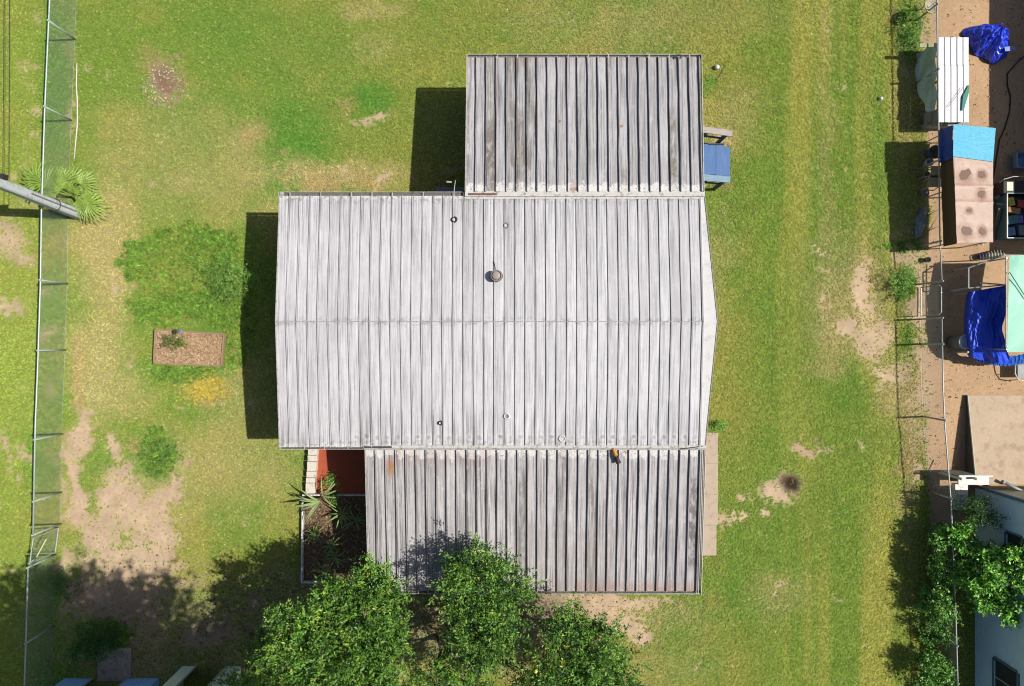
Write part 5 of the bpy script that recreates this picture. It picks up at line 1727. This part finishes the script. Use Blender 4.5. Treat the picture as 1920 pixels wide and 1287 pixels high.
# lower group: pipe frame, blue and mint-green tarps
shel = thing('tarp_shelter', 'mint-green tarp shelter at the right edge', 'shelter', P(1900, 570))
mint = plain('mint_tarp', A(126, 206, 176), .5, var=.08, scale=3, dirt=A(170, 226, 204), dirt_amt=.5, bump=.2)
vs = []; fs = []; nx, ny = 16, 24
rr = random.Random(2)
for j in range(ny + 1):
    for i in range(nx + 1):
        s, t_ = i / nx, j / ny
        z = 1.85 - .1 * abs(t_ - .45) * 2 + .05 * math.sin(6 * s + 4 * t_) * .6 + rr.uniform(-.004, .004)
        vs.append(P(1893 - 5 * t_ + 105 * s, 478 + 182 * t_, z))
for j in range(ny):
    for i in range(nx):
        a = j * (nx + 1) + i
        fs.append((a, a + nx + 1, a + nx + 2, a + 1))
MB().add(vs, fs).build('roof_tarp', mint, shel, True)
MB().tube([P(1886, 480, 1.85), P(1887, 560, 1.87), P(1886, 650, 1.8)], .02, 7).build('edge_pole', galv_r, shel)
for (px, py) in ((1888, 484), (1888, 655)):
    v = P(px, py, 1.8)
    MB().tube([(v.x, v.y, 0), (v.x, v.y, 1.8)], .022, 7).build('post', galv_r, shel)
MB().bar(P(1893, 510, 1.95), P(1925, 560, 1.9), .02, .02).build('tarp_cord', plain('green_cord', A(60, 110, 96)), shel)

frm = thing('pipe_frame', 'bare metal pipe frame beside the mint tarp', 'frame', P(1840, 520))
for (a, b) in ((P(1816, 502, 1.1), P(1884, 478, 1.5)), (P(1816, 540, 1.1), P(1885, 534, 1.4)), (P(1816, 502, 1.1), P(1816, 540, 1.1)), (P(1784, 546, .6), P(1820, 540, 1.1)), (P(1838, 530, 1.2), P(1884, 534, 1.3))):
    MB().tube([a, b], .022, 7).build('pipe', galv_r, frm)
for (px, py, z) in ((1816, 502, 1.1), (1816, 540, 1.1), (1884, 478, 1.5)):
    v = P(px, py, z)
    MB().tube([(v.x, v.y, 0), v], .02, 7).build('leg', galv_r, frm)

tarp_lb = plain('deep_blue_tarp', A(32, 72, 214, 1.3), .45, var=.15, scale=5, dirt=A(50, 90, 215), dirt_amt=.4, bump=.3)
cov = thing('blue_cover', 'blue tarp stretched low beside the grey bin', 'tarp', P(1848, 610))
vs = []; fs = []; nx, ny = 60, 84
for j in range(ny + 1):
    for i in range(nx + 1):
        s, t_ = i / nx, j / ny
        pxl = 1813 - 6 * math.sin(t_ * 3.1) + 6 * max(0, t_ - .8) * 5 * .5
        pxr = 1886 - 7 * math.exp(-((t_ - .55) / .12) ** 2) + 12 * max(0, t_ - .8) * 5
        py0 = 548 - 13 * s; py1 = 668 + 14 * math.sin(s * 1.9)
        z = .95 + .35 * s - .25 * max(0, t_ - .8) * 5 + .03 * math.sin(9 * s - 5 * t_) + .025 * math.sin(14 * t_ + 7 * s) + .05 * math.sin(4 * s * t_ * 3)
        z -= .35 * max(0, .12 - s) / .12
        z += .085 * (wrinkle(s * 3.2 + t_ * 1.4, t_ * 2.2 - s * 1.2, 2.6) - .5) + .03 * (wrinkle(s * 6, t_ * 7, 2.4) - .5)
        vs.append(P(pxl + (pxr - pxl) * s, py0 + (py1 - py0) * t_, z))
for j in range(ny):
    for i in range(nx):
        a = j * (nx + 1) + i
        fs.append((a, a + nx + 1, a + nx + 2, a + 1))
MB().add(vs, fs).build('tarp_cloth', tarp_lb, cov, True)
# gathered hem
vs = []; fs = []; n = 40
hem_o = []
for k in range(n + 1):
    t_ = k / n
    px = 1832 + 98 * t_
    py = 672 + 8 * math.sin(t_ * 3.0)
    for i in range(4):
        s = i / 3
        vs.append(P(px + .6 * math.sin(k * 2.1), py - 12 + 18 * s + .8 * math.sin(k * 1.7 + i), .82 - .2 * s + .022 * math.sin(k * 2.3 + i)))
for k in range(n):
    for i in range(3):
        a = k * 4 + i
        fs.append((a, a + 1, a + 5, a + 4))
MB().add(vs, fs).build('gathered_hem', plain('glossy_blue_hem', A(40, 110, 215), .25, var=.3, scale=20, spec=.7), cov)
for (px, py) in ((1815, 550), (1816, 660), (1880, 540), (1880, 660)):
    v = P(px, py, .9)
    MB().tube([(v.x, v.y, 0), (v.x, v.y, .88)], .02, 6).build('post', galv_r, cov)

# corrugated duct and clutter by the canopy
duct = thing('coiled_duct', 'pale corrugated duct lying below the brown canopy', 'duct', P(1862, 478))
for k in range(9):
    t_ = k / 8
    c = P(1836 + 46 * t_, 482 - 8 * t_, .16 + .02 * t_)
    MB().ring(c, .10 + .045 * t_, .018, (1, .15, .25 + .5 * t_), 14, 5).build('duct_ring', plain('duct_pale', A(200, 200, 176), .5) if k > 2 else plain('duct_dark', A(110, 96, 150), .5), duct, True)
MB().tube([P(1836, 482, .14), P(1860, 478, .15), P(1882, 474, .17)], .08, 10).build('duct_core', plain('duct_core', A(90, 88, 84), .6), duct, True)

crate = thing('storage_crate', 'white-rimmed tote full of odds and ends at the right edge', 'crate', P(1915, 405))
zt = .55
c0, c1 = P(1888, 362, zt), P(1945, 446, zt)
fr = MB()
fr.bar((c0.x, c0.y, zt), (c1.x, c0.y, zt), .03, .05); fr.bar((c0.x, c1.y, zt), (c1.x, c1.y, zt), .03, .05)
fr.bar((c0.x, c0.y - .015, zt + .001), (c0.x, c1.y + .015, zt + .001), .03, .05); fr.bar((c1.x, c0.y - .015, zt + .001), (c1.x, c1.y + .015, zt + .001), .03, .05)
fr.build('rim', plain('white_rim', A(215, 220, 220), .5), crate)
sd = MB()
sd.add([(c0.x, c0.y, .02), (c1.x, c0.y, .02), (c1.x, c1.y, .02), (c0.x, c1.y, .02), (c0.x, c0.y, zt - .03), (c1.x, c0.y, zt - .03), (c1.x, c1.y, zt - .03), (c0.x, c1.y, zt - .03)], [(0, 1, 5, 4), (1, 2, 6, 5), (2, 3, 7, 6), (3, 0, 4, 7), (0, 3, 2, 1)])
sd.build('side', plain('teal_tub', A(80, 130, 140), .5), crate)
items = [('yellow_strip', A(206, 196, 70), 1893, 1904, 368, 386), ('red_cloth', A(190, 60, 50), 1908, 1935, 374, 390), ('cardboard_box', A(176, 132, 84), 1889, 1914, 388, 400), ('teal_box', A(70, 130, 140), 1889, 1912, 402, 420), ('purple_box', A(120, 110, 200), 1908, 1922, 402, 418), ('blue_cloth', A(110, 140, 190), 1890, 1908, 424, 442), ('grey_bundle', A(120, 130, 134), 1910, 1940, 420, 442)]
for k, (nm, col, x0, x1, y0, y1) in enumerate(items):
    it = thing(nm, nm.replace('_', ' ') + ' among the odds and ends in the white-rimmed tote', nm.split('_')[1], P((x0 + x1) / 2, (y0 + y1) / 2, .1), 'odds and ends in the tote')
    a, b = P(x0, y0, .5), P(x1, y1, .5)
    h = .42 + .1 * rnd.random()
    ang = rnd.uniform(-.25, .25)
    vs = []
    cx, cy = (a.x + b.x) / 2, (a.y + b.y) / 2
    for (i, j, zz) in ((-1, -1, .06), (1, -1, .06), (1, 1, .06), (-1, 1, .06), (-1, -1, h), (1, -1, h + .02), (1, 1, h), (-1, 1, h - .03)):
        dx, dy = i * abs(b.x - a.x) * .45, j * abs(a.y - b.y) * .45
        vs.append((cx + dx * math.cos(ang) - dy * math.sin(ang), cy + dx * math.sin(ang) + dy * math.cos(ang), zz))
    MB().add(vs, [(0, 3, 2, 1), (4, 5, 6, 7), (0, 1, 5, 4), (1, 2, 6, 5), (2, 3, 7, 6), (3, 0, 4, 7)]).build('body', plain(nm + '_mat', col, .6, scale=12), it, bevel=.012)
    MB().bar((cx - .03, cy, h + .012), (cx + .05, cy + .02, h + .014), .03, .01).build('fold', plain(nm + '_fold', tuple(v * .7 for v in col), .6), it)

tot = thing('black_tote', 'black bin with a pale lid panel above the white-rimmed tote', 'bin', P(1905, 350))
a, b = P(1882, 338, .6), P(1945, 362, .6)
MB().box(a.x, b.x, b.y, a.y, .02, .58).build('body', dark_m, tot, bevel=.03)
MB().box(a.x + .1, a.x + .32, b.y + .08, a.y - .05, .582, .60).build('lid_panel', plain('cream_lid', A(222, 226, 190), .5), tot, bevel=.01)
MB().tube([P(1874, 342, .5), P(1882, 336, .64), P(1900, 331, .66), P(1940, 330, .66)], .014, 6).build('rim', galv_r, tot)
sc = thing('scrap_pile', 'dark poles and scrap lying between canopy and tote', 'scrap', P(1875, 410))
for (p0, p1, w_, mt) in ((P(1866, 430, .1), P(1874, 390, .4), .06, timber2), (P(1872, 436, .1), P(1880, 392, .35), .05, dark_m), (P(1868, 382, .3), P(1890, 384, .5), .04, galv_r), (P(1868, 452, .1), P(1890, 438, .4), .025, galv_r), (P(1866, 372, .2), P(1875, 366, .3), .1, plain('slate_bit', A(130, 140, 160)))):
    MB().bar(p0, p1, w_, w_ * .6).build('scrap_bar', mt, sc)
tub = thing('blue_tub', 'pale blue plastic tub in shade at the right edge', 'tub', P(1918, 300))
v = P(1918, 300, .35)
MB().add([(v.x - .14, v.y - .22, .02), (v.x + .3, v.y - .22, .02), (v.x + .3, v.y + .22, .02), (v.x - .14, v.y + .22, .02), (v.x - .2, v.y - .26, .36), (v.x + .36, v.y - .26, .36), (v.x + .36, v.y + .26, .36), (v.x - .2, v.y + .26, .36)], [(0, 3, 2, 1), (0, 1, 5, 4), (1, 2, 6, 5), (2, 3, 7, 6), (3, 0, 4, 7)]).build('body', plain('pale_blue_plastic', A(140, 176, 220), .4), tub)
MB().tube([(v.x - .2, v.y - .26, .36), (v.x + .36, v.y - .26, .36), (v.x + .36, v.y + .26, .36), (v.x - .2, v.y + .26, .36), (v.x - .2, v.y - .26, .36)], .015, 6).build('rim', plain('pale_blue_plastic', A(140, 176, 220), .4), tub)
lc = thing('metal_chair', 'white-framed chair partly out of frame below the mint tarp', 'chair', P(1912, 700))
MB().tube([P(1904, 683, .5), P(1903, 700, .45), P(1909, 712, .42), P(1930, 715, .42)], .02, 7).build('frame', plain('white_frame', A(225, 223, 218)), lc, True)
MB().box(P(1908, 0, .4).x, P(1940, 0, .4).x, P(0, 708, .4).y, P(0, 684, .4).y, .38, .41).build('seat', plain('grey_seat', A(170, 176, 176)), lc)
for q in (P(1905, 690), P(1910, 712)):
    MB().tube([q, (q.x, q.y, .42)], .015, 6).build('leg', _mats['white_frame'], lc)
# dish on a post by the top of the right fence
dish = thing('dish_antenna', 'round pale dish on a post at the top of the right fence', 'dish', P(1722, 20))
c = P(1740, 15, .75)
MB().tube([P(1722, 20), (P(1722, 20).x, P(1722, 20).y, .7)], .02, 7).build('post', galv_r, dish)
prof = []
ax = Vector((.25, .15, .95)).normalized(); u = ax.orthogonal().normalized(); w_ = ax.cross(u)
vs = []; fs = []
for i in range(6):
    rr_ = .21 * i / 5
    for k in range(20):
        a = 2 * math.pi * k / 20
        vs.append(c + (u * math.cos(a) + w_ * math.sin(a)) * rr_ + ax * (.07 * (i / 5) ** 2))
for i in range(5):
    for k in range(20):
        fs.append((i * 20 + k, (i + 1) * 20 + k, (i + 1) * 20 + (k + 1) % 20, i * 20 + (k + 1) % 20))
MB().add(vs, fs).build('reflector', plain('dish_beige', A(190, 180, 148), .6, scale=9, dirt=A(150, 138, 110)), dish, True)
MB().ring(c + ax * .07, .21, .012, ax, 22, 5).build('rim', plain('dish_rim', A(214, 210, 180)), dish)
MB().tube([c, c + ax * .18 + Vector((.05, .05, 0))], .012, 5).build('feed_arm', galv_r, dish)
# small caps in the lawn
cap = thing('cleanout_cap', 'white pipe cap with a thin cord in the lawn north of the porch', 'pipe cap', P(1343, 128))
MB().lathe(P(1343, 128), [(.075, 0), (.075, .14), (.05, .17), (.01, .18)], 14).build('cap', plain('white_cap', A(232, 232, 226), .5), cap, True)
MB().tube([P(1348, 127, .05), P(1352, 121, .05), P(1360, 122, .04), P(1350, 140, .03), P(1340, 152, .03)], .008, 5).build('cord', dark_m, cap)
cap2 = thing('cleanout_cap', 'small white cap in the grass by the right fence shadow', 'pipe cap', P(1650, 186))
MB().lathe(P(1650, 186), [(.06, 0), (.06, .1), (.04, .13), (.01, .135)], 14).build('cap', _mats['white_cap'], cap2, True)
MB().lathe(P(1650, 186), [(.08, 0), (.08, .02), (.06, .03)], 14).build('collar', grey_m, cap2, True)

# ------------------------------------------------------------------ ramp, steps and blue house
ply = plain('plywood', A(206, 182, 154), .85, var=.12, scale=1.6, dirt=A(176, 150, 124), dirt_amt=.75, bump=.3)
ramp = thing('ramp', 'wide tan plywood ramp rising to the blue house', 'ramp', P(1870, 820))
za, zb = .12, .62
ra, rb_ = P(1815, 741, za), P(1831, 908, zb)
rc_ = [ra.lerp(rb_, t_) for t_ in (0, .34, .67, 1)]
xr = 18.4
for k in range(3):
    q0, q1 = rc_[k], rc_[k + 1]
    for (xa0, xa1, xb0, xb1) in ((q0.x, 16.9, q1.x, 16.9), (16.9, xr, 16.9, xr)):
        y0, y1 = q0.y, q1.y
        vs = [(xa0, y0, q0.z - .03), (xa1, y0, q0.z - .03), (xb1, y1, q1.z - .03), (xb0, y1, q1.z - .03), (xa0, y0, q0.z), (xa1, y0, q0.z), (xb1, y1, q1.z), (xb0, y1, q1.z)]
        MB().add(vs, [(0, 1, 2, 3), (7, 6, 5, 4), (0, 4, 5, 1), (1, 5, 6, 2), (2, 6, 7, 3), (3, 7, 4, 0)]).build('plywood_sheet', ply, ramp)
MB().add([(ra.x + .02, ra.y, 0), (rb_.x + .02, rb_.y, 0), (rb_.x + .02, rb_.y, zb - .032), (ra.x + .02, ra.y, za - .032)], [(0, 1, 2, 3)]).build('side_skirt', plain('dark_skirt', A(96, 90, 84)), ramp)
MB().bar(ra + Vector((-.015, 0, 0)), rb_ + Vector((-.015, 0, 0)), .02, .05).build('edge_trim', plain('pale_edge', A(206, 206, 190)), ramp)

stick = MB().tube([P(1752, 862, .03), P(1743, 884, .04)], [.018, .012], 5).build('stick', plain('bleached_wood', A(214, 190, 160)), None)
tag(stick, 'pale bleached stick lying left of the fence near the ramp', 'stick')

steps = thing('white_steps', 'white painted steps and railing beside the ramp', 'steps', P(1805, 930))
wp = plain('white_paint', A(240, 238, 232), .6, scale=6, dirt=A(180, 176, 168), dirt_amt=.4)
zt = .95
xa, xb = P(1797, 0, zt).x, P(1818, 0, zt).x
yy = P(0, 893, zt).y
MB().box(xa, 15.55, yy - .28, yy, zt - .05, zt).build('landing', wp, steps, bevel=.008)
for k in range(5):
    z = zt - .16 * (k + 1)
    MB().box(P(1791, 0, z).x, P(1815, 0, z).x, yy - .285 - .2 * (k + 1), yy - .285 - .2 * k, max(0, z - .2), z).build('tread', wp, steps, bevel=.008)
for x in (xa - .02, xb + .1):
    MB().bar((x, yy - .05, 0), (x, yy - .05, zt + .25), .07, .07, (0, 1, 0)).build('newel', wp, steps)
MB().bar((xa - .05, yy + .03, zt + .1), (15.6, yy + .03, zt + .1), .05, .05).build('rail', wp, steps)
lat = MB()
for k in range(7):
    x = xa + k * .1
    lat.bar((x, yy + .03, .05), (x, yy + .03, zt + .08), .03, .02, (0, 1, 0))
lat.build('baluster_row', wp, steps)

bh = thing('blue_house', 'pale blue lap-sided house at the lower right edge', 'house', (18, -10, 0))
sid = plain('blue_siding', (.42, .56, .67), .6, var=.1, scale=3, dirt=(.33, .45, .55), dirt_amt=.4)
oliv = plain('olive_siding', A(206, 210, 176, 1.3), .6, var=.06, scale=3, dirt=A(140, 146, 118))
trim = plain('blue_trim', A(90, 130, 160), .6)
bx, byn, bys = 15.72, -4.87, -15.5
nbd = 24
for k in range(nbd):
    z0 = .06 + k * .102
    MB().add([(bx, byn, z0 + .1), (bx - .022, byn, z0), (bx - .022, bys, z0), (bx, bys, z0 + .1), (bx, byn, z0), (bx, bys, z0)], [(0, 1, 2, 3), (1, 4, 5, 2)]).build('siding_board', sid, bh)
    MB().add([(bx, byn, z0 + .1), (bx, byn + .014, z0), (22, byn + .014, z0), (22, byn, z0 + .1), (bx, byn, z0), (22, byn, z0)], [(3, 2, 1, 0), (2, 5, 4, 1)]).build('siding_board', oliv, bh)
MB().bar((bx - .02, byn + .02, 0), (bx - .02, byn + .02, 2.5), .09, .09, (0, 1, 0)).build('corner_trim', trim, bh)
MB().box(bx + .01, 22, bys, byn - .01, 0, 2.48).build('wall_core', sid, bh)
rf = MB()
rf.add([(bx - .06, byn + .1, 2.5), (bx - .06, bys, 2.5), (19, bys, 3.1), (19, byn + .1, 3.1), (22.3, bys, 2.5), (22.3, byn + .1, 2.5)], [(3, 2, 1, 0), (3, 5, 4, 2)])
rf.build('roof', grey_m, bh)


def win(y0, y1, z0, z1):
    f = MB()
    f.bar((bx - .03, y0, z0 - .04), (bx - .03, y1, z0 - .04), .05, .08); f.bar((bx - .03, y0, z1 + .04), (bx - .03, y1, z1 + .04), .05, .08)
    f.bar((bx - .03, y0 + .04, z0), (bx - .03, y0 + .04, z1), .08, .05, (0, 1, 0)); f.bar((bx - .03, y1 - .04, z0), (bx - .03, y1 - .04, z1), .08, .05, (0, 1, 0))
    w = f.build('window', trim, bh)
    MB().box(bx - .022, bx - .018, y1 + .0, y0 - .0, z0, z1).build('pane', glass_m, w)
    MB().bar((bx - .028, (y0 + y1) / 2, z0), (bx - .028, (y0 + y1) / 2, z1), .03, .02, (0, 1, 0)).build('mullion', plain('white_frame', A(225, 223, 218)), w)
    MB().bar((bx - .03, y0 - .06, z0 + .015), (bx - .03, y1 + .06, z0 + .015), .03, .03).build('sash', _mats['white_frame'], w)


win(-6.0, -7.0, 1.55, 2.2)
win(-10.25, -11.4, 1.0, 2.0)
lp = thing('grey_pipe', 'thick grey pipe lying by the ramp head at the right edge', 'pipe', P(1900, 910))
MB().tube([P(1880, 903, .75), P(1935, 930, .75)], .05, 10).build('barrel', plain('grey_pvc', A(176, 178, 180), .5), lp, True)
MB().tube([P(1879, 902.5, .75), P(1883, 904.5, .75)], .06, 10).build('coupling', plain('grey_pvc', A(176, 178, 180), .5), lp, True)

# neighbour's house beyond the right edge: its eave shade falls on the sand
nh = thing('neighbour_house', 'neighbour\'s house beyond the upper right edge shading the sand', 'house', (21, 8, 0))
MB().box(18.9, 26, 3.3, 16, 0, 2.9).build('wall', white_sid, nh)
MB().add([(18.45, 3.1, 3.0), (18.45, 16.2, 3.0), (22.4, 16.2, 3.9), (22.4, 3.1, 3.9), (26.4, 16.2, 3.0), (26.4, 3.1, 3.0)], [(0, 3, 2, 1), (3, 5, 4, 2)]).build('roof', grey_m, nh)
MB().bar((18.46, 3.1, 2.97), (18.46, 16.2, 2.97), .03, .14).build('fascia', alu, nh)

# ------------------------------------------------------------------ sheds at the bottom left
def shed(name, label, px0, d0, d1, px1, py, mat, h, depth):
    """north wall with an open doorway from d0 to d1 (pixels at ground level)"""
    t = thing(name, label, 'shed', P((px0 + px1) / 2, py))
    y = P(0, py).y
    X0, D0, D1, X1 = (P(v, py).x for v in (px0, d0, d1, px1))
    nb = 0
    for (xa, xb) in ((X0, D0), (D1, X1)):
        n = max(2, int((xb - xa) / .23)); w = (xb - xa) / n
        for k in range(n):
            MB().box(xa + k * w, xa + (k + 1) * w - .008, y - .03, y + .003 * (k % 2), .02, h).build('wall_board', mat, t)
    MB().box(D0, D1, y - .03, y, h - .25, h).build('lintel', mat, t)
    MB().box(X0, X0 + .03, y - depth, y - .035, 0, h).build('side_wall', mat, t)
    MB().box(X1 - .03, X1, y - depth, y - .035, 0, h).build('side_wall', mat, t)
    MB().box(X0, X1, y - depth - .03, y - depth, 0, h).build('back_wall', mat, t)
    MB().add([(X0 - .1, y + .0, h + .02), (X1 + .1, y + .0, h + .02), (X1 + .1, y - depth - .1, h + .35), (X0 - .1, y - depth - .1, h + .35)], [(3, 2, 1, 0)]).build('roof', grey_m, t)
    MB().bar((D0 - .02, y + .015, 0), (D0 - .02, y + .015, h - .25), .05, .03, (0, 1, 0)).build('door_jamb', plain('shed_trim', A(200, 206, 206)), t)
    MB().bar((D1 + .02, y + .015, 0), (D1 + .02, y + .015, h - .25), .05, .03, (0, 1, 0)).build('door_jamb', _mats['shed_trim'], t)
    return t


shed('garden_shed', 'blue-walled shed at the bottom left with open doorway', 122, 176, 240, 299, 1271, plain('shed_blue', (.24, .46, .76), .55, var=.1, scale=4), 2.1, 1.8)
shed('garden_shed', 'sage green shed at the bottom with dark open doorway', 343, 370, 424, 452, 1248, plain('shed_green', (.58, .68, .55), .6, var=.1, scale=4), 2.2, 1.8)
tw = thing('dead_branch', 'bare dead branch on the ground beside the weedy pad', 'branch', P(140, 1240))
MB().tube([P(131, 1222, .05), P(136, 1238, .12), P(144, 1262, .05)], [.02, .016, .008], 5).build('stem', bark, tw)
MB().tube([P(136, 1238, .12), P(128, 1255, .08), P(124, 1268, .04)], [.014, .01, .005], 5).build('twig', bark, tw)
MB().tube([P(134, 1232, .1), P(150, 1240, .15), P(158, 1250, .08)], [.012, .009, .005], 5).build('twig', bark, tw)
